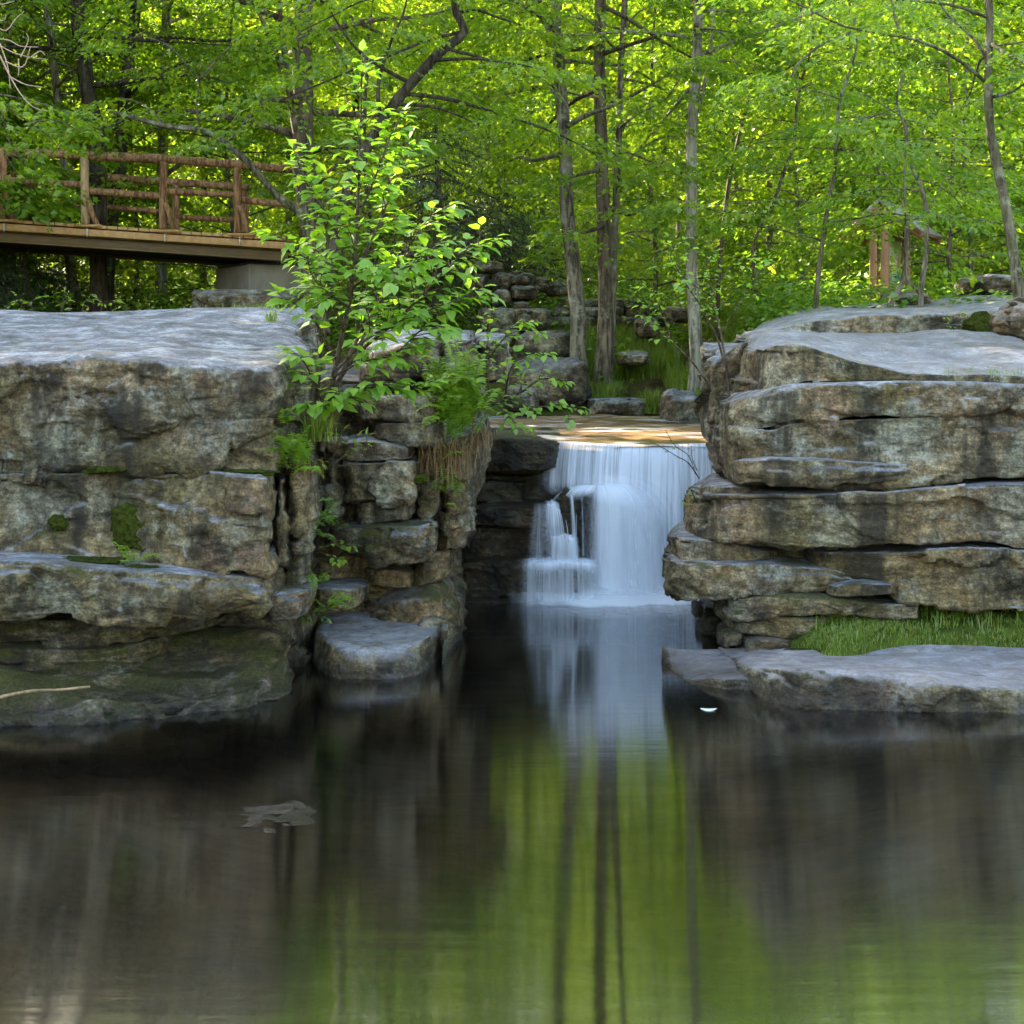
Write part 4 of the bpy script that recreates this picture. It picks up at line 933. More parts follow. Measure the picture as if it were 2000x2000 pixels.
def crown_on(limbs, rng, per, leaf, sL=(.9, 1.5), kind='quad', step=.42, wide=.33, droop=.22, jit=.35, start=.3):
    org, az, el, LL = [], [], [], []
    for q in limbs:
        seg = np.diff(q, axis=0); ln = np.linalg.norm(seg, axis=1); tot = ln.sum()
        m = max(2, int(tot / step))
        for i in range(m):
            t = start + (1 - start) * (i + .5) / m
            x = t * len(seg); k = min(int(x), len(seg) - 1)
            p = q[k] + seg[k] * (x - k); d = seg[k] / ln[k]
            a = math.atan2(d[0], d[1]) + (1 if i % 2 else -1) * rng.uniform(.3, 1.0)
            org.append(p); az.append(a); el.append(rng.normal(-.02, .15)); LL.append(rng.uniform(*sL) * (1.15 - .45 * t))
        d = seg[-1] / ln[-1]
        org.append(q[-1]); az.append(math.atan2(d[0], d[1])); el.append(rng.normal(0, .12)); LL.append(sL[0] * .8)
    a = sprays(np.array(org), np.array(az), np.array(el), np.array(LL), rng, per, leaf, droop=droop, jit=jit)
    return leaf_geo(*a[:4], kind=kind, rnd=a[4], wide=wide)

def trunk_geo(path, rad, seed=0, limbs=(), lr=.45, flare=1.0, seg=12, rmin=.006):
    g = Geo()
    n = len(path)
    r = np.array(rad, float).copy()
    L = np.concatenate([[0], np.cumsum(np.linalg.norm(np.diff(path, axis=0), axis=1))])
    r = r * (1 + flare * .55 * np.exp(-L / .22))
    v, f = tube(path, r, seg, .10, seed); g.add(v, f)
    for q in limbs:
        qq = smooth_path(q, 14)
        j = int(np.argmin(np.linalg.norm(path - q[0], axis=1)))
        r0 = min(r[j] * lr, .018 + .018 * np.linalg.norm(q[-1] - q[0]))
        v, f = tube(qq, np.linspace(r0, rmin, 14), 6, .08, seed + 1); g.add(v, f)
    return g.get()

def tree(name, label, pts, Y, widths, bark, leaf, zc, nl, Lr, seed, per=70, lsize=.085, top=13.5, cat='tree', group=None, extra=None, lean=0.0,
         kind='quad', sL=(.9, 1.5), step=.42, el=(-.05, .35), flare=1.0, drop=.22, azr=None, extra_leaf=True, start=.3):
    """pts in photo px along the stem from its base upward (rows above the frame are negative), Y depth (or per-point), widths in px"""
    rng = np.random.default_rng(seed)
    w = PP(pts, Y)
    Ym = w[:, 1].mean()
    rad = np.interp(np.linspace(0, 1, len(w)), np.linspace(0, 1, len(widths)), widths) / 2 * Ym / F
    if top > w[-1, 2] + .5:
        d = w[-1] - w[-2]; d = d / max(abs(d[2]), .05) * .6; d[:2] *= .4
        up = np.array([d[0], lean, abs(d[2]) if abs(d[2]) > 0 else 1.0]); up = up / up[2]
        tp = w[-1] + up * (top - w[-1, 2])
        mid = (w[-1] + tp) / 2 + np.array([rng.normal(0, .12), rng.normal(0, .12), 0])
        w = np.vstack([w, mid, tp]); rad = np.concatenate([rad, [rad[-1] * .62, .015]])
    w = np.vstack([w[0] - np.array([0, 0, .35]), w]); rad = np.concatenate([[rad[0] * 1.05], rad])
    path, rr = smooth_path(w, max(40, int((w[-1, 2] - w[0, 2]) * 9)), rad)
    limbs = limbs_for(path, zc, nl, Lr, rng, el, azr=azr) if nl else []
    ex = [smooth_path(PP(e, Y), 8) for e in (extra or [])]
    t = Thing(name, label, cat, tuple(w[1]), group)
    v, f = trunk_geo(path, rr, seed, limbs + ex, flare=flare)
    t.part('trunk', v, f, M[bark])
    src = limbs + (ex if extra_leaf else [])
    if leaf and src:
        v, f, r = crown_on(src, rng, per, lsize, sL, kind, step, droop=drop, start=start)
        t.part('crown', v, f, L[leaf], smooth=False, attrs={'rnd': r})
    return t

# ------------------------------------------------------------------ the trees one can tell apart
up = lambda pts, dx=0: pts
tree('tree', 'slender grey trunk farthest to the left behind the log bridge', [(154, 610), (138, 525), (130, 435), (125, 326), (120, 261), (107, 145), (96, 54), (91, 0)], 23.5, (20, 16, 13), 'bark_grey', 'maple', (6.5, 17), 46, (3.6, 1.8), 101, top=18, per=110, sL=(1.1, 1.9))
tree('tree', 'thick black trunk behind the bridge, second from the left edge', [(194, 600), (192, 480), (192, 362), (188, 254), (172, 181), (159, 72), (151, 0)], 22.8, (34, 31, 27), 'bark_dark', 'maple', (6.3, 17), 30, (3.8, 1.8), 102, top=19, per=110, sL=(1.1, 1.9))
tree('tree', 'dark leaning trunk behind the middle of the bridge railing', [(208, 600), (217, 435), (232, 362), (239, 254), (246, 163), (257, 72), (266, 0)], 24.5, (27, 24, 20), 'bark_dark', 'maple', (6.5, 17), 30, (3.6, 1.8), 103, top=19, per=110, sL=(1.1, 1.9))
tree('tree', 'pale whitish trunk standing beyond the bridge beside its concrete pier', [(314, 612), (315, 510), (319, 254), (323, 100), (326, 0)], 26.5, (25, 21, 18), 'bark_pale', 'beech', (5.2, 17), 30, (3.4, 1.8), 104, top=19, per=110, sL=(1.1, 1.9))
tree('tree', 'big forked brown tree rising behind the leafy sapling and bridge end', [(612, 600), (610, 470), (604, 400), (592, 300), (592, 200), (590, 100), (594, 0)], 18.6, (46, 44, 36), 'bark_brown', 'maple', (4.4, 14), 30, (3.2, 2.2), 105, top=15, per=75,
     extra=[[(588, 300, 18.6), (566, 180, 18.4), (552, 80, 18.3), (545, 0, 18.2), (535, -120, 18)], [(562, 170, 18.4), (530, 80, 18.0), (492, 0, 17.8), (450, -60, 17.6)], [(598, 90, 18.6), (640, 60, 18.2), (690, 160, 17.8)], [(604, 380, 18.6), (650, 330, 18.0), (720, 300, 17.4)]])
tree('leaning_tree', 'leaning dark limb arching up to the right behind the sapling top', [(640, 520), (668, 410), (700, 320), (745, 239), (770, 203), (803, 163), (835, 127), (868, 94), (906, 66), (898, 36), (888, 0)], 15.6, (22, 21, 15), 'bark_dark', 'maple', (5.2, 8.5), 13, (2.2, 1.4), 106, top=9.5, per=80, lsize=.075,
     extra=[[(745, 239), (738, 170), (760, 90), (790, 20), (800, -60)], [(803, 163), (760, 140), (700, 100), (650, 30), (630, -20)], [(868, 94), (930, 110), (1010, 130)], [(770, 203), (850, 210), (930, 240)]], el=(-.15, .25), flare=.3)
tree('leaning_tree', 'lichen-covered bent limb leaning left across the bridge railing', [(606, 470), (587, 417), (543, 384), (489, 322), (435, 275), (391, 254), (326, 246), (254, 228), (214, 217)], 17.5, (15, 14, 12, 8), 'bark_moss', 'maple', (0, 0), 0, (1, 1), 107, top=0, per=60, lsize=.075, step=.5,
     extra=[[(389, 252), (384, 199), (389, 156), (370, 134)], [(326, 246), (280, 205), (230, 190)], [(370, 134), (330, 90), (280, 70)], [(389, 156), (430, 110), (470, 70)], [(254, 228), (200, 250), (150, 240)]], flare=0, start=.25)
tree('tree', 'mottled trunk leaning slightly left, left of the close trunk pair above the falls', [(1134, 742), (1129, 700), (1129, 616), (1118, 507), (1107, 398), (1104, 290), (1096, 181), (1089, 72), (1088, 0)], 18.9, (36, 30, 25, 22), 'bark_grey', 'maple', (5.0, 15), 28, (2.8, 1.8), 108, top=16, per=75,
     extra=[[(1088, 85), (1060, 40), (1040, 0), (1020, -60)], [(1090, 95), (1050, 70), (1010, 75)], [(1096, 200), (1050, 150), (985, 160)]])
tree('tree', 'straight brown trunk between two others above the falls, thickest of the three', [(1178, 748), (1181, 680), (1183, 616), (1180, 471), (1176, 326), (1172, 181), (1172, 0)], 18.8, (38, 29, 25, 22), 'bark_brown', 'maple', (5.6, 16), 28, (3.0, 1.8), 109, top=17, per=75,
     extra=[[(1176, 330, 18.8), (1120, 345, 18.0), (1075, 372, 17.4)], [(1178, 400, 18.8), (1230, 420, 18.1), (1262, 400, 17.6)], [(1180, 440, 18.8), (1140, 455, 17.9), (1100, 460, 17.4)], [(1176, 300, 18.8), (1230, 300, 18.0), (1290, 325, 17.5)]])
tree('tree', 'thin grey stem close behind the straight brown trunk above the falls', [(1192, 745), (1196, 600), (1198, 507), (1203, 398), (1209, 254), (1212, 145), (1220, 0)], 19.3, (15, 14, 12), 'bark_grey', 'beech', (4.6, 12), 18, (2.2, 1.4), 110, top=12.5, per=70,
     extra=[[(1205, 340), (1240, 300), (1290, 270), (1340, 265)], [(1209, 262), (1250, 210), (1300, 190)], [(1215, 70), (1240, 30), (1275, 10)]])
tree('tree', 'pale grey birch-like trunk beside the right end of the stream', [(1357, 772), (1360, 700), (1354, 580), (1349, 471), (1351, 362), (1351, 254), (1360, 145), (1362, 54), (1364, 0)], 17.9, (28, 23, 21, 18), 'bark_pale', 'beech', (5.6, 15), 28, (2.8, 1.8), 111, top=16, per=75,
     extra=[[(1359, 222), (1372, 180), (1387, 109), (1392, 40), (1400, -60)], [(1385, 125), (1420, 118), (1450, 122)], [(1362, 60), (1400, 60), (1440, 90)]])
tree('curved_tree', 'curved mossy-barked tree with long arching limb, on the flat rock near the loose rock', [(1994, 612), (1988, 560), (1981, 507), (1967, 417), (1948, 326), (1934, 254), (1930, 163), (1932, 72), (1930, 0)], 13.6, (25, 20, 17, 15), 'bark_moss', 'beech', (5.0, 8), 13, (1.6, 1.2), 112, top=8.5, per=70, lsize=.07, sL=(.6, 1.1),
     extra=[[(1925, 160, 13.6), (1861, 109, 13.3), (1807, 85, 13.1), (1735, 65, 12.9), (1662, 62, 12.8), (1626, 40, 12.7), (1550, 4, 12.6), (1500, -20, 12.5)], [(1928, 115, 13.6), (1898, 72, 13.8), (1861, 40, 13.9), (1836, 7, 14.0), (1810, -50, 14)], [(1662, 64, 12.8), (1600, 90, 12.6), (1555, 130, 12.5), (1540, 170, 12.4)], [(1932, 90, 13.6), (1970, 86, 13.4), (2010, 80, 13.3)], [(1934, 190, 13.6), (1975, 180, 13.5), (2020, 150, 13.4)], [(1760, 72, 13.0), (1745, 20, 13), (1735, -40, 13)]], el=(-.2, .3))
tree('young_tree', 'thin straight sapling stem between the pale trunk and the notice board', [(1592, 615), (1600, 520), (1615, 417), (1622, 370), (1630, 337), (1640, 200)], 16.2, (11, 9, 6), 'bark_moss', 'beech', (3.6, 6.2), 12, (1.6, .9), 113, top=6.6, per=60, lsize=.075, extra=[[(1626, 378), (1680, 380), (1740, 385)]], flare=.2)
tree('young_tree', 'very thin dark stem just right of the pale trunk', [(1402, 620), (1405, 525), (1423, 362), (1445, 260), (1477, 120), (1490, 20)], 20.5, (9, 8, 6), 'bark_brown', 'maple', (3.8, 8.5), 18, (1.8, 1.2), 114, top=8.6, flare=.2)
tree('young_tree', 'crooked thin stem bending right midway between pale trunk and board', [(1478, 650), (1475, 560), (1474, 471), (1503, 417), (1520, 370), (1532, 333), (1550, 282), (1560, 180)], 19.2, (9, 8, 6), 'bark_brown', 'beech', (3.7, 7), 14, (1.7, 1.0), 115, top=7.4, flare=.2)
tree('young_tree', 'forked lichen-grey stem in front of the notice board, right prong', [(1798, 592), (1800, 555), (1808, 500), (1809, 416), (1800, 370), (1789, 344), (1775, 308), (1768, 250)], 15.6, (12, 9, 6), 'bark_grey', 'beech', (3.6, 5.2), 9, (1.3, .9), 116, top=5.4, per=60, lsize=.075, flare=.3, extra=[[(1797, 575), (1778, 545), (1768, 528), (1767, 417), (1755, 380), (1724, 337), (1700, 300)], [(1808, 420), (1830, 380), (1850, 340)]])
tree('young_tree', 'leaning grey stem at the left foot of the notice board panel', [(1738, 600), (1752, 572), (1764, 545), (1770, 500), (1771, 440)], 16.0, (13, 10, 6), 'bark_grey', 'beech', (3.2, 4.6), 5, (1.0, .7), 117, top=4.9, per=50, lsize=.07, flare=.1)
tree('young_tree', 'dark thin pole stem between the notice board and the curved tree', [(1854, 590), (1854, 554), (1855, 460), (1858, 380), (1862, 250)], 19.5, (10, 9, 6), 'bark_brown', 'beech', (3.6, 7), 16, (1.8, 1.0), 118, top=7.4, flare=.2)

# understorey trees without a trunk that shows much
UND = [
    ('bright green maple spreading its layers behind the left bridge rails', 262, 600, 27.5, 'maple', 2.6, 9.5, 30, 3.4, 'bark_brown'),
    ('bright green tree filling the gap above the bridge end', 450, 600, 25.5, 'yellow', 3.2, 9.5, 30, 3.0, 'bark_brown'),
    ('dense mid green tree behind the upper part of the sapling', 720, 560, 24.5, 'maple', 3.6, 10, 30, 3.0, 'bark_brown'),
    ('yellow-green tree glowing behind the conifer', 960, 560, 31, 'yellow', 3.6, 12, 34, 3.6, 'bark_grey'),
    ('leafy low tree just right of the close trunk pair', 1275, 600, 23.5, 'maple', 3.1, 9, 30, 2.6, 'bark_brown'),
    ('sunlit yellow-green tree far behind the pale trunk', 1440, 560, 29, 'yellow', 3.4, 12, 34, 3.4, 'bark_grey'),
    ('bright green tree behind the crooked thin stem', 1560, 580, 23.5, 'beech', 2.9, 9, 30, 2.6, 'bark_grey'),
    ('pale green tree rising behind the roof of the notice board', 1720, 540, 25.5, 'beech', 3.4, 10, 32, 3.0, 'bark_grey'),
    ('leafy tree behind the dark thin pole stem', 1890, 560, 22.5, 'beech', 3.0, 9.5, 30, 2.6, 'bark_grey'),
    ('yellow-green tree at the upper right behind the curved tree', 2010, 540, 28, 'yellow', 3.2, 11, 32, 3.2, 'bark_grey'),
    ('dark leafy tree at the left edge behind the bridge', 20, 600, 27, 'maple', 2.4, 9.5, 30, 3.2, 'bark_dark'),
]
for i, (lb, px, py, Y, lf, z0, z1, nl, Ln, bk) in enumerate(UND):
    x, y, _ = P(px, py, Y); g = float(ground_z(np.array([x]), np.array([y]))[0])
    pyb = HOR + (EYE - g) * F / Y
    z1 += 3; nl += 8
    tree('understorey_tree', lb, [(px, pyb), (px + 6, pyb - 150), (px - 8, pyb - 350), (px, pyb - 560)], Y, (11, 9, 5), bk, lf, (z0, z1), nl, (Ln, Ln * .55), 200 + i, per=80, lsize=.095, top=z1 + .6, flare=.3, sL=(1.0, 1.7))

# conifers: drooping needle sprays
def hemlock(label, px, Y, z1, Ln, seed, nl=44):
    rng = np.random.default_rng(seed)
    x, y, _ = P(px, 0, Y); g = float(ground_z(np.array([x]), np.array([y]))[0])
    path = smooth_path([(x, y, g - .3), (x + .05, y, (g + z1) / 2), (x, y, z1)], 50)
    rr = np.linspace(.13, .012, 50)
    limbs = limbs_for(path, (g + .5, z1 - .2), nl, (Ln, Ln * .25), rng, (-.28, .05))
    t = Thing('conifer', label, 'tree', (x, y, g))
    v, f = trunk_geo(path, rr, seed, limbs); t.part('trunk', v, f, M['bark_brown'])
    org, az, el, LL = [], [], [], []
    for q in limbs:
        m = int(np.linalg.norm(q[-1] - q[0]) / .13) + 2
        qq = smooth_path(q, m)
        for i in range(1, m):
            d = qq[i] - qq[i - 1]; a = math.atan2(d[0], d[1]) + (1 if i % 2 else -1) * rng.uniform(.5, 1.1)
            org.append(qq[i]); az.append(a); el.append(rng.normal(-.3, .2)); LL.append(rng.uniform(.35, .75))
    a = sprays(np.array(org), np.array(az), np.array(el), np.array(LL), rng, 46, .07, droop=.35, wid=.3)
    v, f, r = leaf_geo(*a[:4], rnd=a[4], wide=.10)
    t.part('crown', v, f, L['hemlock'], smooth=False, attrs={'rnd': r})
hemlock('dark feathery conifer behind the right side of the big sapling', 850, 23.2, 6.6, 2.6, 301)
hemlock('smaller dark conifer showing between the big sapling and the left trunk of the pair', 985, 25.5, 6.0, 2.1, 302)
hemlock('dark conifer in the upper left corner behind the bare twigs', 10, 25, 11.5, 2.6, 303, 60)
hemlock('low dark conifer under the bridge at the left edge', 45, 22.5, 4.3, 1.9, 304, 34)

# maple bough hanging into the left edge, and a bare dead branch above it
def hanging(name, label, cat, paths, Y, r0, bark, leaf=None, lsize=.08, per=60, seed=1, sL=(.4, .8), kind='maple', step=.22):
    rng = np.random.default_rng(seed); g = Geo(); qs = []
    for q in paths:
        w = smooth_path(PP(q, Y), 18); qs.append(w[::2])
        v, f = tube(w, np.linspace(r0 if q is paths[0] else r0 * .6, .003, 18), 6, .06, seed); g.add(v, f)
    t = Thing(name, label, cat, tuple(PP(paths[0][:1], Y)[0]))
    v, f = g.get(); t.part('branch', v, f, M[bark])
    if leaf:
        v, f, r = crown_on(qs, rng, per, lsize, sL, kind, step, start=.1, wide=.36); t.part('leaves', v, f, L[leaf], smooth=False, attrs={'rnd': r})
    return t
hanging('maple_bough', 'leafy maple bough reaching in from the left edge over the bridge rail', 'branch',
        [[(-150, 130), (-60, 170), (20, 215), (90, 262), (120, 300)], [(-40, 178), (30, 190), (90, 205), (150, 225)], [(0, 205), (20, 280), (60, 335), (105, 385)], [(-80, 160), (-30, 230), (10, 300), (40, 350)], [(60, 240), (110, 235), (165, 262)]], 15.2, .02, 'bark_brown', 'maple', .085, 26, 5, (.35, .7))
hanging('dead_branch', 'bare pinkish dead branch with forked twigs in the upper left corner', 'branch',
        [[(-60, 60), (-10, 95), (20, 150), (45, 190), (70, 212), (92, 216)], [(-30, 70), (20, 100), (60, 112), (90, 115)], [(-20, 40), (10, 60), (30, 38), (47, 22)], [(-40, -5), (0, 8), (28, 2)], [(0, 85), (15, 130), (20, 175)], [(10, 120), (45, 130), (60, 90)], [(40, 112), (55, 80), (52, 65)], [(20, 150), (50, 165), (82, 170)], [(36, 115), (37, 135), (35, 150)], [(-30, 30), (5, 40), (12, 28)], [(60, 112), (78, 100), (88, 108)], [(-30, 75), (15, 78), (40, 90), (75, 92)]], 14.0, .013, 'bare_twig')

# the wood that closes the view: one mass of leaves on the hillside behind
def forest_mass():
    rng = np.random.default_rng(900)
    g = Geo(); 
    sets = [(2000, 27, 38, 1.0, 11, 'a'), (6400, 35, 84, .3, 13, 'b')]
    for key, mat, frac in (('dull', 'maple', 0), ('bright', 'yellow', 1)):
        P_, D_, N_, S_, R_ = [], [], [], [], []
        for (n, y0, y1, h0, h1, nm) in sets:
            n = n // 2
            y = rng.uniform(y0, y1, n); x = rng.uniform(-1, 1, n) * (.42 * y + 2)
            gz = ground_z(x, y)
            # clumped in depth and height so that gaps and bright holes stay
            cl = fbm(np.stack([x * .22, y * .15, rng.uniform(0, 6, n)], 1), 2, 90)
            z = gz + h0 + (h1 - h0) * rng.random(n) ** 1.25
            k = (fbm(np.stack([x * .3, y * .12, z * .35], 1), 3, 91) > -.16)
            x, y, z = x[k], y[k], z[k]; n = len(x)
            big = 1 + .035 * (y - 27)
            a = sprays(np.stack([x, y, z], 1), rng.uniform(0, 6.28, n), rng.normal(0, .2, n), rng.uniform(1.1, 2.0, n) * big, rng, 62, .0, jit=.4)
            sz = np.repeat(.11 * big, 62) * (.7 + .6 * rng.random(n * 62))
            P_.append(a[0]); D_.append(a[1]); N_.append(a[2]); S_.append(sz); R_.append(a[4])
        v, f, r = leaf_geo(np.concatenate(P_), np.concatenate(D_), np.concatenate(N_), np.concatenate(S_), rnd=np.concatenate(R_), wide=.36)
        o = link('forest', mesh_np('forest', v, f, L[mat], smooth=False, attrs={'rnd': r}))
        tag(o, 'sunlit yellow-green leaves of the deep wood on the hillside' if frac else 'darker green leaves of the deep wood on the hillside', 'woods', kind='stuff')
forest_mass()
far = [(560, 34, 'bark_grey', 12), (700, 38, 'bark_dark', 13), (820, 41, 'bark_brown', 15), (1035, 36, 'bark_grey', 13), (1325, 33, 'bark_pale', 14), (1505, 37, 'bark_grey', 12), (1660, 32, 'bark_brown', 10), (1790, 36, 'bark_grey', 12), (395, 36, 'bark_dark', 14), (520, 44, 'bark_brown', 13), (60, 33, 'bark_grey', 14)]
farlb = ['far grey trunk behind the forked brown tree', 'far dark trunk left of the conifers', 'far brown trunk behind the dark feathery conifer', 'far grey trunk left of the mottled trunk', 'far whitish trunk just left of the pale trunk', 'far grey trunk behind the crooked thin stem', 'far brown trunk behind the straight sapling stem', 'far grey trunk above the notice board', 'far dark trunk above the middle of the bridge', 'far brown trunk right of the bridge rails', 'far grey trunk near the upper left corner']
for i, ((px, Y, bk, w), lb) in enumerate(zip(far, farlb)):
    x = (px - 1000) * Y / F; g = float(ground_z(np.array([x]), np.array([float(Y)]))[0]); pyb = HOR + (EYE - g) * F / Y
    tree('forest_tree', lb, [(px, pyb), (px + 5 * (-1) ** i, pyb - 300), (px - 3, pyb - 600), (px + 6, pyb - 800)], Y, (w + 3, w, w - 3), bk, 'yellow' if i % 2 else 'maple', (g + 5, g + 13), 18, (3.6, 2), 400 + i, per=60, lsize=.13, top=g + 13.5, sL=(1.2, 2.0))

# unseen trees added beyond the left edge to keep sun off the bluff
base_tree = tree('added_tree', 'unseen tall leafy tree added beyond the left edge to shade the bluff', [(-250, 560), (-246, 300), (-252, 0)], 23, (40, 34, 26), 'bark_brown', 'maple', (3.2, 17), 52, (4.2, 2.2), 500, per=90, lsize=.13, top=18, sL=(1.4, 2.2), group='unseen trees added beyond the left edge')
b0 = base_tree.o.location.copy()
for i, (x, y) in enumerate([(-12, 15.5), (-11.2, 21), (-13.5, 26), (-16, 19), (-12.5, 24), (-17, 22), (-16, 28), (-21, 27), (-20, 33), (-26, 31), (-25, 37), (-30, 36), (-14, 33), (-17, 16.5), (-23, 22)]):
    r = base_tree.o if i == 0 else base_tree.o.copy()
    if i:
        COL.objects.link(r)
        for ch in [c for c in base_tree.o.children]:
            c = ch.copy(); COL.objects.link(c); c.parent = r
    r.location = (x, y, float(ground_z(np.array([float(x)]), np.array([float(y)]))[0])); r.rotation_euler = (0, 0, i * 1.9)

for i, (x, y) in enumerate([(12.6, 24), (13, 18.5), (14.5, 30), (17, 25)]):  # unseen trees added on the right to cover open sky in the pool reflection
    r = base_tree.o.copy(); COL.objects.link(r)
    tag(r, 'unseen tall leafy tree added beyond the right edge for the pool reflection', group='unseen trees added beyond the right edge')
    for ch in [c for c in base_tree.o.children]:
        c = ch.copy(); COL.objects.link(c); c.parent = r
    r.location = (x, y, float(ground_z(np.array([float(x)]), np.array([float(y)]))[0])); r.rotation_euler = (0, 0, i * 2.3 + 1)
# ------------------------------------------------------------------ log bridge
def bridge():
    YF, YB = 20.5, 22.9
    t = Thing('footbridge', 'rustic log-railed footbridge on a brown steel beam', 'bridge', P(250, 480, YF))
    def logp(nm, a, b, r, Y, mat='log', seed=0, parent=None, label=None, sag=0.0, n=60):
        q = PP([a, ((a[0] + b[0]) / 2, (a[1] + b[1]) / 2 + sag), b], Y)
        pth = smooth_path(q, n)
        pth = pth + np.stack([np.zeros(n), .012 * fbm(pth * 2.0, 2, seed), .014 * fbm(pth * 1.7, 2, seed + 4)], 1)
        v, f = tube(pth, np.full(n, r) * (1 + .10 * fbm(pth * 3, 2, seed + 2)), 12, .12, seed)
        return t.part(nm, v, f, M[mat], parent=parent, label=label)
    dy = lambda x: 40 / 585 * x                     # fall of the bridge line towards the right
    # front railing
    logp('top_rail', (-320, 282), (330, 311), .068, YF, seed=1); logp('top_rail', (322, 311), (584, 331), .062, YF, seed=2)
    for i, (a, b) in enumerate([((-180, 344), (8, 350)), ((12, 351), (162, 361)), ((172, 374), (316, 384)), ((324, 374), (462, 381)), ((472, 391), (592, 400))]):
        logp('middle_rail', a, b, .048, YF + .02, seed=10 + i, n=36)
    for i, (x, yt, yb) in enumerate([(-150, 296, 424), (4, 298, 428), (166, 304, 438), (318, 316, 448), (464, 328, 455)]):
        p = logp('post', (x, yb), (x + (2 if i % 2 else -1), yt), .058, YF - .02, 'log_pale' if i == 2 else 'log', 20 + i, n=24, label='post with sunlight painted in as pale tan' if i == 2 else None)  # the paler log colour on one post stands in for sunlight
        logp('knee_brace', (x + 24, yb + 2), (x + 6, yb - 52), .04, YF - .09, 'log', 30 + i, parent=p, n=16, sag=6)
        v, f = boxv(P(x + 10, yb + 4, YF - .06), (.36, .2, .035)); t.part('foot_plate', v, f, M['plank'], parent=p)
        v, f = tube(PP([(x + 4, yb + 8), (x + 4, yb + 24)], YF - .13), .011, 6); t.part('bolt', v, f, M['bolt'], parent=p)
    # back railing, nearer the horizon because it stands farther off
    logp('top_rail', (-300, 322), (250, 350), .066, YB, seed=41); logp('top_rail', (245, 350), (484, 366), .064, YB, seed=42)
    for i, (a, b) in enumerate([((-150, 372), (52, 386)), ((60, 396), (200, 409)), ((206, 404), (338, 416)), ((346, 424), (470, 431))]):
        logp('lower_rail', a, b, .046, YB, seed=50 + i, n=36)
    for i, (x, yt, yb) in enumerate([(-120, 330, 425), (57, 340, 432), (202, 352, 442), (344, 360, 448), (478, 370, 454)]):
        logp('post', (x, yb), (x, yt), .062, YB + .02, 'log', 60 + i, n=24)
    # deck boards, edge board and steel beam
    a = np.array(P(-420, 401, YF)); b = np.array(P(560, 466, YF)); ln = np.linalg.norm(b - a); ang = math.atan2(b[2] - a[2], b[0] - a[0])
    R = np.array([[math.cos(ang), 0, -math.sin(ang)], [0, 1, 0], [math.sin(ang), 0, math.cos(ang)]])
    g = Geo(); rng = np.random.default_rng(3)
    nb = int(ln / .15)
    for i in range(nb):
        c = a + (b - a) * (i + .5) / nb + np.array([0, 1.2, -.02 + rng.normal(0, .002)])
        v, f = boxv(c, (ln / nb - .012, 2.62, .045), R); g.add(v, f)
    v, f = g.get(); bevel(t.part('deck_boards', v, f, M['plank'], smooth=False), .004)
    c = (a + b) / 2
    v, f = boxv(c + np.array([0, -.07, -.11]), (ln, .05, .10), R); bevel(t.part('edge_board', v, f, M['plank'], smooth=False), .006)
    g = Geo()
    for yy in (0.0, 2.3):
        for (cz, sz, sy) in ((-.165, .025, .22), (-.24, .125, .03), (-.315, .025, .22)):
            v, f = boxv(c + np.array([.0, .12 + yy, cz]), (ln, sy, sz), R); g.add(v, f)
    v, f = g.get(); bevel(t.part('beam', v, f, M['beam'], smooth=False), .005)
    g = Geo()
    for k in range(14):
        cc = a + (b - a) * (k + .5) / 14 + np.array([0, 1.25, -.20])
        v, f = boxv(cc, (.06, 2.2, .12), R); g.add(v, f)
    for yy in (.75, 1.6):
        v, f = boxv(c + np.array([0, yy, -.27]), (ln, .06, .12), R); g.add(v, f)
    v, f = g.get(); t.part('underframe', v, f, M['beam_dark'], smooth=False)
bridge()

# concrete pier and the rock it stands on
t = Thing('bridge_pier', 'square concrete pier carrying the right end of the bridge', 'pier', P(505, 570, 20.6))
an = math.radians(32); R = np.array([[math.cos(an), -math.sin(an), 0], [math.sin(an), math.cos(an), 0], [0, 0, 1]])
c = np.array(P(528, 544, 21.75)); c[2] = 3.34; v, f = boxv(c, (1.25, 1.4, .62), R); bevel(t.part('block', v, f, M['concrete'], smooth=False), .02)
v, f = boxv(c + np.array([0, 0, .325]), (1.25, 1.2, .05), R); bevel(t.part('bearing_plate', v, f, M['beam_dark'], smooth=False), .005)

def rock(label, px, py, Y, sx, sy, sz, seed, mat='rock_far', group=None, name='boulder', **kw):
    """boulder given by the px of its middle, px half sizes"""
    k = Y / F
    c = P(px, py, Y)
    t = Thing(name, label, 'rock', (c[0], c[1], c[2] - sz * k), group)
    v, f = boulder(c, (sx * k, sy, sz * k), seed, kw.pop('n', 30), **kw)
    t.part('stone', v, f, M[mat])
    return t
rock('broad brown rock under the concrete bridge pier', 480, 590, 20.3, 105, .7, 30, 31, flat=.3)
rock('large smooth slanted grey boulder left of the mottled trunk foot', 1065, 748, 18.4, 78, .6, 46, 32, rough=.22, cell=.9)
rock('low pale boulder at the stream edge under the slanted boulder', 1020, 778, 18.0, 36, .4, 26, 33)
rock('small upright stone wedged at the foot of the trunks', 1136, 772, 18.1, 10, .12, 14, 34)
rock('flat-topped mossy stone at the stream edge below the trunks', 1205, 796, 18.2, 60, .45, 26, 35, 'rock_mossy', flat=.35)
rock('dark brown boulder at the right end of the stream under the pale trunk', 1330, 800, 17.2, 42, .5, 38, 36, 'rock_mossy')
rock('long sloping rock face between the stone wall and the slanted boulder', 1062, 676, 19.8, 66, .6, 34, 37, rough=.25, cell=.8, flat=.2)
rock('big square block left of the long sloping rock face', 972, 622, 20.3, 38, .5, 26, 38, rough=.2, flat=.3)
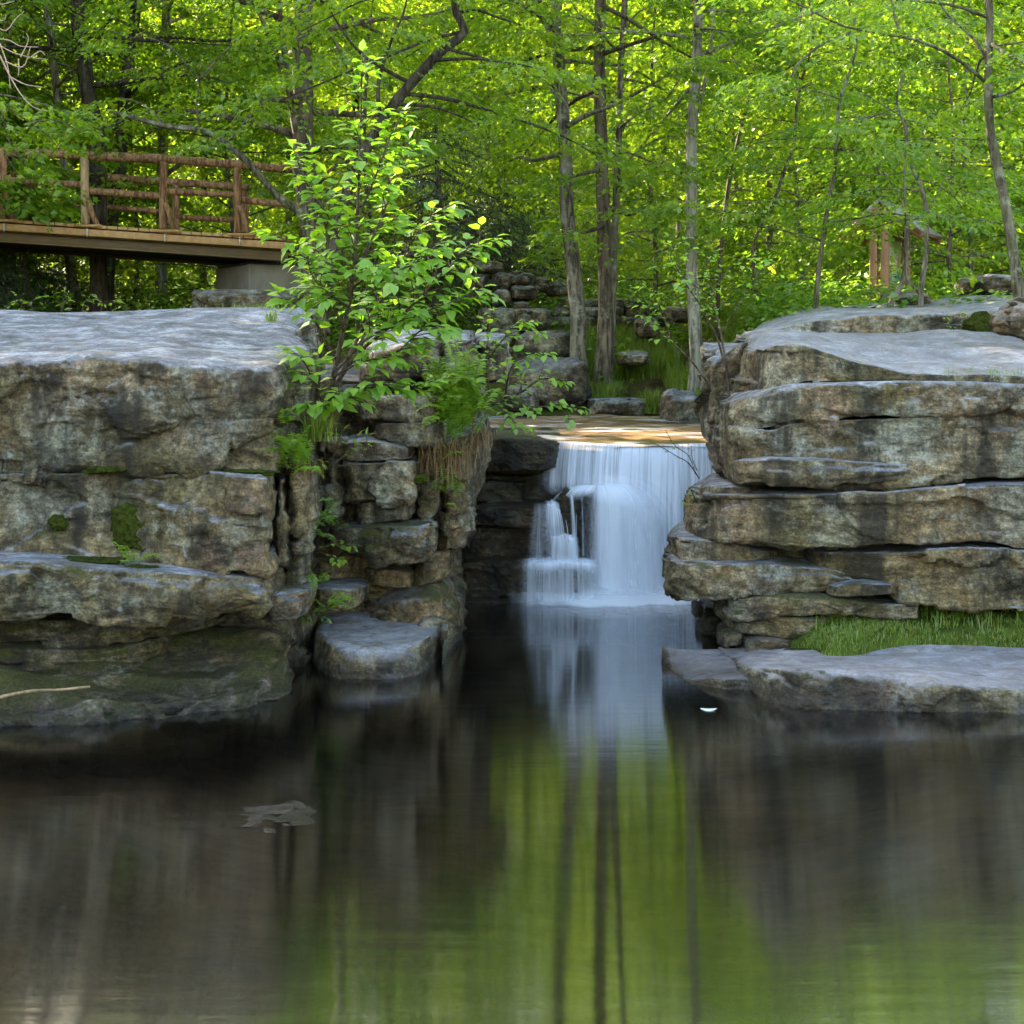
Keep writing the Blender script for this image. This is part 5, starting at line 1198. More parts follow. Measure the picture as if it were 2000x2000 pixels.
rock('dark wide block with a slanted top in the boulder heap', 1034, 624, 20.6, 40, .5, 25, 39, rough=.2, flat=.2)
rock('thin flat block under the big square block', 992, 654, 20.0, 24, .4, 13, 40, flat=.3)
rock('flat capstone topmost on the boulder heap', 952, 522, 21.5, 30, .45, 13, 41, rough=.12, flat=.35)
rock('upright block directly under the capstone', 943, 552, 21.6, 20, .4, 19, 42, flat=.2)
rock('squarish stone right below the capstone', 980, 552, 21.4, 20, .4, 19, 43)
rock('rounded brown boulder right of the capstone', 1015, 549, 21.6, 30, .45, 16, 44, rough=.2)
rock('rounded stone below the brown boulder, split in two', 1022, 574, 21.3, 28, .4, 15, 45)
rock('grey stone with a lichen patch at the right end of the heap top', 1057, 556, 21.6, 16, .3, 14, 46)
rock('long low pale stone sloping away to the right of the heap', 1088, 566, 21.8, 24, .35, 14, 47)
rock('mossy upright stone at the left of the split stone', 980, 584, 21.1, 18, .35, 18, 48, 'rock_mossy')
rock('small crumbly stone under the split stone', 1018, 600, 21.0, 18, .3, 11, 49)
rock('flat dark stone showing through the sapling leaves', 855, 503, 21.8, 46, .5, 13, 50, flat=.3)
rock('square dark block behind the sapling at the left of the heap', 795, 505, 22.0, 18, .4, 20, 51, flat=.2)
rock('rounded grey boulder left of the pale trunk below the wall', 1262, 640, 20.5, 22, .4, 20, 52)
rock('boulder behind the pale trunk', 1320, 615, 20.8, 26, .4, 16, 53)
rock('pale stone among ferns right of the pale trunk', 1475, 556, 22, 24, .4, 11, 54)
rock('sunlit pale stone near the straight sapling stem', 1590, 566, 21, 24, .35, 9, 55)
rock('grey rounded rock at the foot of the notice board', 1765, 590, 16.6, 40, .5, 18, 56)
rock('low grey rock left of the curved tree', 1930, 560, 17.5, 50, .5, 22, 57)
rock('mossy green rock in the grass right of the trunks', 1235, 700, 19.2, 30, .5, 14, 58, 'rock_mossy')
rock('dark wet stone at the water under the rock prow', 1362, 1190, 11.4, 10, .15, 14, 59, 'rock_wet')
rock('dark flat stone barely breaking the pool surface', 535, 1594, 6.93, 70, .16, 3.2, 60, 'rock_wet', rough=.7, cell=.3)

def stone_wall():
    t = Thing('dry_stone_wall', 'low dry stone wall of stacked field stones behind the trunks', 'wall', P(1170, 655, 21.8))
    rng = np.random.default_rng(12)
    k = 21.8 / F
    for (yy, h, x0, x1) in ((650, 14, 1086, 1275), (630, 12, 1076, 1268), (610, 12, 1066, 1262), (592, 10, 1090, 1250)):
        x = x0
        while x < x1:
            w = rng.uniform(10, 24)
            v, f = boulder(P(x + w, yy + rng.uniform(-2, 2), 21.8 + rng.normal(0, .05)), (w * k * 1.05, .3, h * k * rng.uniform(.85, 1.1)), int(rng.integers(1, 500)), 18, .14, .6, flat=.15)
            t.part('stone', v, f, M['rock_far']); x += 2 * w
stone_wall()

# ------------------------------------------------------------------ notice board
def kiosk():
    Y = 19.0; k = Y / F
    base = np.array(P(1735, 600, Y)); zb = base[2] - .35; zt = P(0, 440, Y)[2]
    t = Thing('notice_board', 'roofed wooden notice board with a pale green panel, half hidden by leaves', 'notice board', (base[0], Y, zb))
    an = math.radians(60); d = np.array([math.cos(an), math.sin(an), 0]); nrm = np.array([math.sin(an), -math.cos(an), 0])
    R = np.array([[d[0], -d[1], 0], [d[1], d[0], 0], [0, 0, 1]])
    p0 = np.array([P(1718, 0, Y)[0], Y, 0]); p1 = p0 + d * 1.1
    for p in (p0, p1):
        for o in (-.075, .075):
            v, f = boxv(p + nrm * o + np.array([0, 0, (zb + zt) / 2]), (.10, .10, zt - zb), R); bevel(t.part('post', v, f, M['kwood'], smooth=False), .008)
        v, f = boxv(p + np.array([0, 0, zb + .5]), (.06, .34, .10), R); bevel(t.part('cross_piece', v, f, M['kwood'], smooth=False), .006)
    c = (p0 + p1) / 2
    z0, z1 = P(0, 578, Y)[2], P(0, 462, Y)[2]
    v, f = boxv(c + np.array([0, 0, (z0 + z1) / 2]), (.95, .03, z1 - z0), R); pan = t.part('panel', v, f, M['kpanel'], smooth=False)
    for (a, zc, w, h, mt) in ((-.12, .70, .34, .12, 'kpic_pale'), (-.14, .50, .34, .10, 'kpic_brown'), (-.16, .38, .3, .12, 'kpic_green'), (.28, .38, .22, .06, 'kpic_teal'), (.0, .28, .9, .015, 'kpic_teal'), (.0, .10, .9, .014, 'kpic_dark'), (.27, .62, .2, .14, 'kpic_brown')):
        v, f = boxv(c + d * a + nrm * .019 + np.array([0, 0, z0 + (z1 - z0) * zc]), (w, .006, h), R); t.part('printed_picture', v, f, M[mt], parent=pan, smooth=False)
    for zc, h in ((z0 - .04, .09), (z1 + .04, .09)):
        v, f = boxv(c + np.array([0, 0, zc]), (.95, .07, h), R); bevel(t.part('panel_rail', v, f, M['kwood'], smooth=False), .006)
    # pitched shingle roof, ridge along the board
    for s in (-1, 1):
        sl = math.radians(38)
        n2 = nrm * s
        ax = n2 * math.cos(sl) - np.array([0, 0, math.sin(sl)])
        up_ = np.cross(d, ax) * (1 if np.cross(d, ax)[2] > 0 else -1)
        R2 = np.stack([d, ax, up_], 1)
        v, f = boxv(c + np.array([0, 0, zt + .34]) + ax * .36, (1.15, .74, .035), R2); rp = t.part('roof', v, f, M['shingle'], smooth=False)
        v, f = boxv(c + np.array([0, 0, zt + .30]) + ax * .36 , (1.10, .70, .03), R2); t.part('roof_boards', v, f, M['kwood'], smooth=False)
        for e in (-.5, .5):
            v, f = boxv(c + d * e + np.array([0, 0, zt + .26]) + ax * .36, (.05, .68, .08), R2); t.part('rafter', v, f, M['kwood'], smooth=False)
M['kwood'] = plain_mat('kiosk_wood', (.20, .095, .045), (.34, .18, .10), 5, (4, 4, .6), .6)
M['kpanel'] = plain_mat('kiosk_panel', (.40, .50, .20), (.46, .55, .24), 2, rough=.35)
M['shingle'] = plain_mat('shingle', (.16, .14, .13), (.36, .33, .32), 7, (1, 4, 4), .85)
for nm, c0, c1 in (('kpic_pale', (.5, .58, .4), (.35, .45, .25)), ('kpic_brown', (.30, .18, .09), (.45, .38, .25)), ('kpic_green', (.12, .25, .08), (.5, .52, .35)), ('kpic_teal', (.04, .25, .20), (.08, .33, .27)), ('kpic_dark', (.05, .15, .06), (.07, .2, .08))):
    M[nm] = plain_mat(nm, c0, c1, 22, rough=.4)
kiosk()

# ------------------------------------------------------------------ leafy saplings on the rocks
def leafy(name, label, cat, stems, twig, lsize, seed, leafm='sapling', r0=.02, dens=1.0, kind='ovate', tlen=.34, flat=.0, bark='twig', wide=.33):
    """stems: list of px paths (px,py,Y); leaves sit alternately on the stems and their twigs"""
    rng = np.random.default_rng(seed); g = Geo()
    Pp, Dd, Nn, Ss = [], [], [], []
    def leaves_along(q, t0, sp, first=None):
        Lc = np.concatenate([[0], np.cumsum(np.linalg.norm(np.diff(q, axis=0), axis=1))])
        x = Lc[-1] * t0; k = 0
        while x < Lc[-1] + .001:
            p = np.array([np.interp(x, Lc, q[:, j]) for j in range(3)])
            j = min(np.searchsorted(Lc, x), len(q) - 1); j = max(j, 1)
            d = unit(q[j] - q[j - 1])
            s = np.cross(d, [0, 0, 1.0]); s = unit(s) if np.linalg.norm(s) > .15 else unit(rng.normal(0, 1, 3) * [1, 1, .2])
            sg = 1 if k % 2 else -1
            dr = s * sg * rng.uniform(.55, 1.1) + d * rng.uniform(.3, .9) + np.array([0, 0, rng.normal(-.28, .25)])
            nr = np.array([rng.normal(0, .3), rng.normal(-.25, .3), 1.0])
            Pp.append(p + unit(dr) * lsize * .18); Dd.append(dr); Nn.append(nr); Ss.append(lsize * rng.uniform(.62, 1.15) * (1.0 if x < Lc[-1] * .9 else .8))
            x += sp * rng.uniform(.75, 1.3); k += 1
        d = unit(q[-1] - q[-2]); Pp.append(q[-1]); Dd.append(d + np.array([0, 0, -.2])); Nn.append(np.array([0, -.2, 1.])); Ss.append(lsize * .8)
    for i, st in enumerate(stems):
        rr = st[-1] if isinstance(st[-1], dict) else {}
        pts = [s for s in st if not isinstance(s, dict)]
        n = max(14, len(pts) * 7)
        w = smooth_path(PP(pts), n)
        r = rr.get('r', r0)
        v, f = tube(w, np.linspace(r, .0025, n), 7, .06, seed + i); g.add(v, f)
        t0 = rr.get('t0', .25)
        if rr.get('leaf', 1):
            leaves_along(w, t0, lsize * .62)
            Lt = np.linalg.norm(np.diff(w, axis=0), axis=1).sum()
            m = int(Lt * (1 - t0) / twig * dens * rr.get('d', 1.0))
            for k in range(m):
                t = t0 + (1 - t0) * (k + rng.random()) / max(m, 1) * .97
                x = t * (n - 1); j = min(int(x), n - 2)
                p = w[j] + (w[j + 1] - w[j]) * (x - j); d = unit(w[j + 1] - w[j])
                az = rng.uniform(0, 6.28); s = np.array([math.cos(az), math.sin(az) * .8, rng.normal(.0, .25)])
                s = s - d * (s @ d) * .6
                tl = tlen * rng.uniform(.45, 1.1) * (1.25 - .85 * t) * rr.get('tl', 1.0)
                e1 = p + unit(s * .8 + d * .7) * tl * .5
                e2 = e1 + unit(s * .9 + d * .6 + np.array([0, 0, -.22])) * tl * .5
                q = smooth_path([p, e1, e2], 6)
                v, f = tube(q, np.linspace(min(.006, r * .4), .0018, 6), 5); g.add(v, f)
                leaves_along(q, .22, lsize * .6)
    base = np.array(PP([stems[0][0]])[0])
    t = Thing(name, label, cat, tuple(base))
    v, f = g.get(); t.part('stem', v, f, M[bark])
    v, f, r = leaf_geo(np.array(Pp), np.array(Dd), np.array(Nn), np.array(Ss), kind, gaps=False, wide=wide, rnd=np.clip(RNG.normal(.5, .24, len(Pp)), 0, 1))
    t.part('leaves', v, f, L[leafm], attrs={'rnd': r}, smooth=False)
    return t

leafy('sapling', 'tall bright green leafy sapling growing from the cleft beside the broad bluff', 'sapling', [
    [(628, 880, 10.2), (640, 800, 10.15), (655, 720, 10.1), (672, 640, 10.05), (690, 540, 10.0), (698, 420, 10.0), (702, 300, 10.0), (706, 190, 10.0), (708, 100, 10.0), {'r': .026, 't0': .42, 'd': .75}],
    [(612, 860, 10.2), (618, 780, 10.1), (626, 700, 10.05), (640, 600, 10.0), (640, 480, 9.9), (625, 380, 9.85), (607, 285, 9.8), {'r': .022, 't0': .42}],
    [(640, 820, 10.2), (668, 730, 10.2), (705, 650, 10.2), (760, 560, 10.2), (800, 480, 10.25), (835, 430, 10.3), (880, 400, 10.3), {'r': .018, 't0': .3}],
    [(650, 760, 10.1), (700, 690, 10.0), (770, 630, 9.9), (840, 560, 9.9), (900, 500, 9.9), (970, 462, 9.9), {'r': .016, 't0': .3}],
    [(660, 720, 10.0), (720, 660, 9.8), (800, 620, 9.7), (880, 590, 9.6), (945, 560, 9.6), {'r': .013, 't0': .3}],
    [(690, 540, 10.0), (730, 460, 10.0), (762, 380, 10.1), (788, 310, 10.1), (800, 270, 10.1), {'r': .012, 't0': .25, 'tl': .7}],
    [(698, 430, 10.0), (735, 340, 9.9), (765, 260, 9.9), (790, 215, 9.9), {'r': .010, 't0': .2, 'tl': .6}],
    [(672, 640, 10.0), (630, 560, 9.8), (590, 500, 9.7), (545, 462, 9.6), (512, 452, 9.6), {'r': .012, 't0': .3, 'tl': .55}],
    [(655, 700, 10.0), (610, 620, 9.75), (570, 590, 9.65), (540, 572, 9.6), {'r': .010, 't0': .4, 'tl': .45, 'd': .7}],
    [(690, 560, 10.0), (650, 440, 9.8), (600, 360, 9.7), (572, 290, 9.7), {'r': .011, 't0': .35, 'tl': .5}],
    [(645, 740, 10.0), (700, 710, 9.75), (770, 690, 9.6), (830, 640, 9.5), (880, 640, 9.5), {'r': .010, 't0': .25, 'tl': .8}],
    [(640, 780, 10.0), (690, 760, 9.7), (740, 750, 9.6), (800, 755, 9.55), (845, 745, 9.5), {'r': .009, 't0': .25, 'tl': .6}],
    [(634, 800, 10.0), (610, 740, 9.75), (590, 700, 9.6), (575, 690, 9.55), {'r': .008, 't0': .25, 'tl': .7}],
    [(636, 820, 10.0), (660, 790, 9.8), (690, 775, 9.7), (590, 790, 9.5), {'r': .007, 't0': .3, 'tl': .5}],
    [(690, 560, 10.0), (740, 530, 9.7), (800, 520, 9.6), (860, 470, 9.6), {'r': .010, 't0': .2}],
    [(680, 600, 10.0), (640, 570, 9.7), (610, 540, 9.6), (600, 500, 9.5), {'r': .008, 't0': .2}],
], .034, .118, 51, dens=1.0, tlen=.38)
leafy('sapling', 'small leafy branch reaching right over the stream from the mossy rock stack', 'sapling', [
    [(935, 800, 11.3), (985, 782, 11.2), (1020, 765, 11.1), (1060, 740, 11.05), (1110, 745, 11.0), {'r': .014, 't0': .15, 'd': .9}],
    [(960, 790, 11.3), (950, 720, 11.2), (955, 650, 11.1), (965, 590, 11.1), {'r': .010, 't0': .25}],
    [(985, 782, 11.2), (1000, 715, 11.0), (1040, 690, 10.95), (1075, 688, 10.9), {'r': .008, 't0': .2}],
    [(1000, 776, 11.1), (1040, 795, 11.0), (1090, 790, 10.95), (1130, 800, 10.9), {'r': .008, 't0': .2}],
    [(970, 790, 11.2), (1000, 820, 11.0), (1020, 835, 10.95), {'r': .007, 't0': .2}],
    [(955, 700, 11.15), (985, 660, 11.0), (1015, 630, 11.0), (1058, 650, 11.0), {'r': .007, 't0': .2}],
], .06, .082, 52, tlen=.24, dens=1)
leafy('sapling', 'young leaning sapling with sparse leaves growing from the left end of the flat rock', 'sapling', [
    [(1408, 796, 11.2), (1385, 752, 11.2), (1350, 705, 11.2), (1310, 665, 11.2), (1275, 625, 11.2), (1245, 575, 11.2), (1222, 545, 11.2), {'r': .010, 't0': .5, 'tl': .7}],
    [(1424, 775, 11.2), (1418, 710, 11.2), (1405, 640, 11.2), (1390, 570, 11.2), (1380, 510, 11.2), (1400, 490, 11.2), {'r': .012, 't0': .45}],
    [(1412, 700, 11.2), (1400, 660, 11.25), (1370, 600, 11.3), (1330, 540, 11.3), (1300, 480, 11.3), {'r': .009, 't0': .4}],
    [(1392, 580, 11.2), (1340, 545, 11.1), (1310, 500, 11.1), (1335, 470, 11.1), {'r': .006, 't0': .2}],
    [(1408, 650, 11.2), (1440, 600, 11.1), (1460, 570, 11.1), (1500, 505, 11.0), {'r': .006, 't0': .4, 'tl': .6}],
    [(1390, 570, 11.2), (1430, 520, 11.2), (1468, 500, 11.2), {'r': .006, 't0': .3}],
    [(1310, 665, 11.2), (1290, 600, 11.15), (1262, 555, 11.1), {'r': .005, 't0': .3, 'tl': .6}],
], .085, .072, 53, tlen=.26, dens=1)
leafy('shrub', 'thin bare-twigged sprig leaning from the right rock over the falling water', 'shrub', [
    [(1366, 935, 11.3), (1345, 905, 11.25), (1320, 890, 11.2), (1290, 872, 11.2), (1268, 862, 11.2), {'r': .005, 't0': .45, 'tl': .5}],
    [(1358, 925, 11.3), (1345, 890, 11.2), (1318, 870, 11.2), (1300, 840, 11.2), {'r': .004, 't0': .4, 'tl': .5}],
    [(1362, 920, 11.3), (1352, 895, 11.3), (1350, 872, 11.3), {'r': .004, 't0': .3, 'tl': .5}],
], .06, .018, 54, 'beech', tlen=.10)
leafy('shrub', 'tiny yellow-green sprig on the edge of the rock prow', 'shrub', [
    [(1362, 985, 11.2), (1352, 962, 11.1), (1345, 952, 11.1), {'r': .004, 't0': .2}], [(1358, 985, 11.2), (1340, 982, 11.1), (1332, 978, 11.05), {'r': .004, 't0': .2}]], .07, .03, 55, 'yellow', tlen=.08)
leafy('shrub', 'little laurel shrub with whorled yellowish leaves below the sapling', 'shrub', [
    [(640, 915, 9.85), (655, 905, 9.75), (680, 880, 9.7), (700, 850, 9.7), {'r': .006, 't0': .5}], [(634, 910, 9.85), (620, 900, 9.7), (612, 898, 9.65), {'r': .005, 't0': .4}],
    [(640, 912, 9.85), (690, 905, 9.7), (712, 885, 9.7), (716, 850, 9.7), {'r': .005, 't0': .7}], [(650, 900, 9.8), (665, 850, 9.7), (672, 838, 9.7), {'r': .005, 't0': .6}]], .10, .075, 56, 'yellow', tlen=.10, wide=.17)
leafy('shrub', 'low leafy plant hanging in the dark hollow between bluff and stack', 'shrub', [
    [(618, 1075, 10.1), (640, 1065, 10.0), (665, 1058, 9.95), (690, 1070, 9.9), {'r': .004, 't0': .2}], [(620, 1080, 10.1), (650, 1085, 10.0), (660, 1100, 9.9), {'r': .004, 't0': .2}]], .13, .06, 57, 'maple', tlen=.12)
leafy('shrub', 'leafy plant at the foot of the bluff beside the flat boulder', 'shrub', [
    [(612, 1215, 10.0), (604, 1190, 9.95), (598, 1165, 9.9), {'r': .004, 't0': .2}], [(618, 1215, 10.0), (630, 1195, 9.95), (640, 1180, 9.9), {'r': .004, 't0': .2}], [(610, 1218, 10.0), (596, 1205, 9.9), (585, 1200, 9.85), {'r': .004, 't0': .2}]], .07, .045, 58, 'under', tlen=.12)
leafy('shrub', 'tiny leafy sprig rooted in the step of the right rock', 'shrub', [
    [(1858, 645, 13.4), (1850, 630, 13.4), (1845, 618, 13.4), {'r': .004, 't0': .1}], [(1862, 645, 13.4), (1875, 630, 13.4), (1880, 615, 13.4), {'r': .004, 't0': .1}]], .1, .06, 59, 'beech', tlen=.1)
leafy('shrub', 'row of weeds with lance leaves along the left end of the bluff top', 'shrub', [
    [(40, 612, 12.9), (42, 590, 12.9), (30, 575, 12.9), {'r': .004, 't0': .1}], [(70, 612, 12.9), (60, 590, 12.9), (85, 580, 12.9), {'r': .004, 't0': .1}], [(120, 612, 12.9), (124, 585, 12.9), (126, 570, 12.9), {'r': .004, 't0': .1}],
    [(160, 612, 12.9), (165, 590, 12.9), (180, 585, 12.9), {'r': .004, 't0': .1}], [(195, 612, 12.9), (200, 592, 12.9), (190, 580, 12.9), {'r': .004, 't0': .1}], [(215, 612, 12.9), (218, 595, 12.9), (228, 588, 12.9), {'r': .004, 't0': .1}], [(12, 612, 12.9), (10, 600, 12.9), (20, 592, 12.9), {'r': .004, 't0': .1}]], .08, .08, 60, 'beech', tlen=.18, wide=.2)

# ------------------------------------------------------------------ ferns, grass, moss
def fern(label, base, fronds, seed, leafm='fern', group=None):
    """fronds: (dx,dy,dz,length) directions in world; pinnae in pairs along an arching rachis"""
    rng = np.random.default_rng(seed); g = Geo(); Pp, Dd, Nn, Ss = [], [], [], []
    base = np.array(base)
    for (o, d, ln) in fronds:
        b = base + np.array(o); d = unit(np.array(d, float)); e = b + d * ln * .55 + np.array([0, 0, ln * .05]); tip = b + d * ln * np.array([1, 1, .7]) + np.array([0, 0, -ln * .18])
        q = smooth_path([b, e, tip], 16)
        v, f = tube(q, np.linspace(.0035, .001, 16), 4); g.add(v, f)
        m = int(ln / .017)
        s = unit(np.cross(d, [0, 0, 1.0]))
        for k in range(m):
            t = .12 + .88 * k / m
            p = np.array([np.interp(t, np.linspace(0, 1, 16), q[:, j]) for j in range(3)])
            pl = ln * .30 * math.sin(math.pi * min(1, (t * .9 + .12))) ** .8 * (1.05 - .6 * t)
            for sg in (-1, 1):
                Pp.append(p); Dd.append(s * sg + d * .35 + np.array([0, 0, -.12 + rng.normal(0, .12)])); Nn.append(np.array([rng.normal(0, .2), -.75 + rng.normal(0, .25), 1])); Ss.append(max(pl, .012) * rng.uniform(.85, 1.1))
    t = Thing('fern', label, 'fern', tuple(base), group)
    v, f = g.get(); t.part('stalks', v, f, L['fern'], attrs={'rnd': np.full(len(v), .2)})
    v, f, r = leaf_geo(np.array(Pp), np.array(Dd), np.array(Nn), np.array(Ss), gaps=False, wide=.11)
    t.part('fronds', v, f, L[leafm], smooth=False, attrs={'rnd': r})

def frs(n, spread, ln, seed, dirx=0, up=.6, fw=-.6, sc=(.1, .05, .1)):
    r = np.random.default_rng(seed)
    return [((r.normal(0, sc[0]), r.normal(0, sc[1]), r.normal(0, sc[2])), (dirx + r.normal(0, spread), fw + r.normal(0, .3), up + r.normal(0, .35)), ln * r.uniform(.6, 1.15)) for _ in range(n)]
fern('big bright clump of ferns spilling down the right side of the rock stack', P(888, 790, 10.68), frs(130, .5, .34, 1, -.05, 1.0, -.5, (.09, .06, .13)) , 71)
fern('fern tuft low on the rock stack under the dry grass', P(880, 945, 10.72), frs(20, .5, .17, 2, 0, .4, -.6, (.04, .05, .08)), 72)
fern('yellow-green ferns in the corner crack of the bluff below the sapling', P(568, 900, 9.62), frs(26, .6, .30, 3, -.15, .8, -.6, (.06, .04, .07)), 73)
fern('fern hanging in the dark gap between bluff and rock stack', P(638, 1010, 10.2), frs(12, .5, .22, 4, .1, .2, -.7, (.04, .05, .07)), 74, 'under')
fern('small fern with two long fronds on the ledge beside the moss patch', P(252, 1098, 9.08), [((0, 0, 0), (-.5, -.3, .8), .26), ((.02, 0, 0), (-.25, -.4, .7), .22), ((.05, -.02, 0), (.8, -.3, .35), .24), ((.03, 0, 0), (.2, -.5, .5), .15), ((0, -.03, 0), (-.1, -.6, .2), .12)], 75)
fern('dark green fern at the foot of the bluff above the flat boulder', P(640, 1185, 10.05), [((0, 0, 0), (.8, -.4, .35), .30), ((0, 0, .02), (.6, -.5, .5), .25), ((-.02, 0, 0), (-.6, -.4, .4), .22), ((.02, 0, 0), (.3, -.6, .3), .22), ((0, 0, 0), (.9, -.3, .1), .22)], 76)
fern('few fern fronds on the corner of the bluff beside the stack base', P(612, 1120, 9.95), frs(8, .6, .18, 7, .1, .3, -.5, (.03, .03, .06)), 77)

def blades(name, label, cat, pts, hgt, seed, mat, width=.006, lean=.5, kind='stuff', group=None, down=0.0):
    rng = np.random.default_rng(seed); n = len(pts)
    h = hgt * rng.uniform(.45, 1.2, n)[:, None]; az = rng.uniform(0, 6.28, n)
    d = np.stack([np.cos(az), np.sin(az), np.zeros(n)], 1); s = np.stack([-np.sin(az), np.cos(az), np.zeros(n)], 1) * width
    upv = np.array([0, 0, 1.0]); ln = rng.uniform(.1, 1, n)[:, None] * lean
    m = pts + (upv * .55 * (1 - down) + d * ln * .35) * h; tp = pts + (upv * (.95 - 1.9 * down) + d * ln) * h
    v = np.stack([pts - s, pts + s, m - s * .8, m + s * .8, tp], 1).reshape(-1, 3)
    f = (np.arange(n)[:, None, None] * 5 + np.array([[0, 1, 3], [0, 3, 2], [2, 3, 4]])[None]).reshape(-1, 3)
    o = link(name, mesh_np(name, v, f, L[mat], smooth=False, attrs={'rnd': np.repeat(np.clip(rng.normal(.45, .33, n), 0, 1), 5)}))
    return tag(o, label, cat, group, kind)

def edge_y(x): return 9.62 + .5 * sst(1.8, 2.9, x)
def bank_z(x, y):
    p = np.stack([x * 2.2, y * 2.2, x * 0], -1).reshape(-1, 3)
    left = sst(1.75, 2.4, x - (y - 10) * -.2)
    return (-.08 + .30 * left + .14 * sst(9.9, 11, y) * left + .035 * fbm(p, 3, 71).reshape(np.shape(x))) - .25 * (1 - sst(-.12, .14, y - edge_y(x)))
xs = np.linspace(1.5, 7, 170); ys = np.linspace(9.5, 11.4, 70); X, Yg = np.meshgrid(xs, ys)
v = np.stack([X, Yg, bank_z(X, Yg)], -1).reshape(-1, 3)
M['turf'] = plain_mat('turf', (.022, .032, .006), (.075, .10, .016), 9, rough=1.0, bump=1.0, spec=.05)
tag(link('grass_bank', mesh_np('grass_bank', v, grid_faces(len(ys), len(xs)), M['turf'])), 'mossy turf strip between the right rock and the slab', kind='structure')
rng = np.random.default_rng(8)
n = 52000; x = rng.uniform(1.75, 5.2, n); y = rng.uniform(9.6, 10.95, n)
dn = fbm(np.stack([x * 1.6, y * 2.5, x * 0], 1), 3, 81); k = (dn + .25 * (y - 10.2) > .0 - .25 * rng.random(n)) & (y > edge_y(x) - .02 + .1 * dn) & (x > 1.75 + .25 * (10.9 - y)); x, y = x[k], y[k]
blades('grass', 'short green grass on the strip below the right rock', 'grass', np.stack([x, y, bank_z(x, y) - .005], 1), .045, 9, 'grass', .0026, 1.0)
n = 1500; x = rng.uniform(2.2, 5.2, n); y = rng.uniform(10.3, 10.75, n)
k = fbm(np.stack([x * 2.4, y, x * 0], 1), 2, 83) > .02; x, y = x[k], y[k]
blades('tall_grass', 'longer grass tufts against the foot of the right rock', 'grass', np.stack([x, y, bank_z(x, y)], 1), .14, 10, 'grass', .0028, 1.0)

# grass and leafy ground cover on the banks behind
n = 30000; x = rng.uniform(.6, 3.2, n); y = rng.uniform(18.25, 21.5, n); z = ground_z(x, y)
k = fbm(np.stack([x * 1.1, y * .9, x * 0], 1), 3, 85) > -.25
blades('bank_grass', 'bright grass growing on the bank around the trunks', 'grass', np.stack([x, y, z], 1)[k], .30, 11, 'grass', .007, .7)
def cover(name, label, x, y, h, ls, mat, seed):
    r = np.random.default_rng(seed); n = len(x)
    z = ground_z(x, y) + h * r.random(n) ** 1.3
    az = r.uniform(0, 6.28, n)
    dr = np.stack([np.cos(az), np.sin(az), r.normal(-.1, .3, n)], 1); nr = r.normal(0, .35, (n, 3)); nr[:, 2] += 1; nr[:, 1] -= .3
    v, f, rr = leaf_geo(np.stack([x, y, z], 1), dr, nr, ls * (.7 + .6 * r.random(n)), wide=.36, gaps=False)
    tag(link(name, mesh_np(name, v, f, L[mat], smooth=False, attrs={'rnd': rr})), label, 'undergrowth', kind='stuff')
n = 60000; y = rng.uniform(18.6, 33, n); x = rng.uniform(-1, 1, n) * (.40 * y + 1)
k = (fbm(np.stack([x * .8, y * .6, x * 0], 1), 3, 86) > -.12) & ~((x > -1.3) & (x < 2.6) & (y < 22.5) & (rng.random(n) < .35))
cover('undergrowth', 'low leafy ground cover under the trees', x[k], y[k], .75, .10, 'under', 12)
n = 9000; y = rng.uniform(15.5, 20, n); x = rng.uniform(2.9, 8, n)
cover('undergrowth', 'weeds and ferns filling the bank behind the right rock', x, y, .6, .09, 'under', 13)
n = 5000; y = rng.uniform(14, 18.5, n); x = rng.uniform(2.25, 3.1, n)
cover('undergrowth', 'leafy weeds between the pale trunk and the right rock', x, y, .45, .075, 'beech', 14)

def tuft(label, c, n, h, mat, seed, sp=.05, lean=.9, down=0.0, name='grass_tuft', w=.004, spz=.0):
    r = np.random.default_rng(seed)
    p = np.array(c) + np.stack([r.normal(0, sp, n), r.normal(0, sp * .5, n), r.normal(0, spz, n)], 1)
    o = blades(name, label, 'grass tuft', p, h, seed, mat, w, lean, None, None, down)
tuft('yellow-green sedge tuft at the stream edge beside the dark boulder', P(1278, 808, 17.9), 260, .34, 'grass', 21, .07)
tuft('sparse grass tuft on the ledge edge of the flat right rock', P(1910, 738, 10.75), 120, .10, 'grass', 22, .16, 1.0, w=.0025)
tuft('brown dry grass hanging over the rock stack beside the ferns', P(870, 880, 10.68), 520, .34, 'dry', 23, .10, .5, .9, 'dry_grass', .0025, .05)
tuft('brown dry grass hanging under the sapling roots', P(600, 905, 9.66), 160, .20, 'dry', 24, .06, .5, .9, 'dry_grass', .0025, .03)
tuft('russet dry grass near the stream end of the rock stack', P(935, 845, 11.0), 200, .26, 'dry', 25, .05, .5, .9, 'dry_grass', .0025, .05)
tuft('small green grass tuft on the bluff top near the sapling', P(530, 628, 11.6), 40, .12, 'grass', 26, .02)
tuft('fine green grass under the sapling roots', P(622, 862, 9.85), 200, .22, 'grass', 27, .05)
tuft('small grassy tuft on the back edge of the bluff near the pier', P(500, 604, 12.6), 90, .06, 'grass', 28, .18, w=.003)

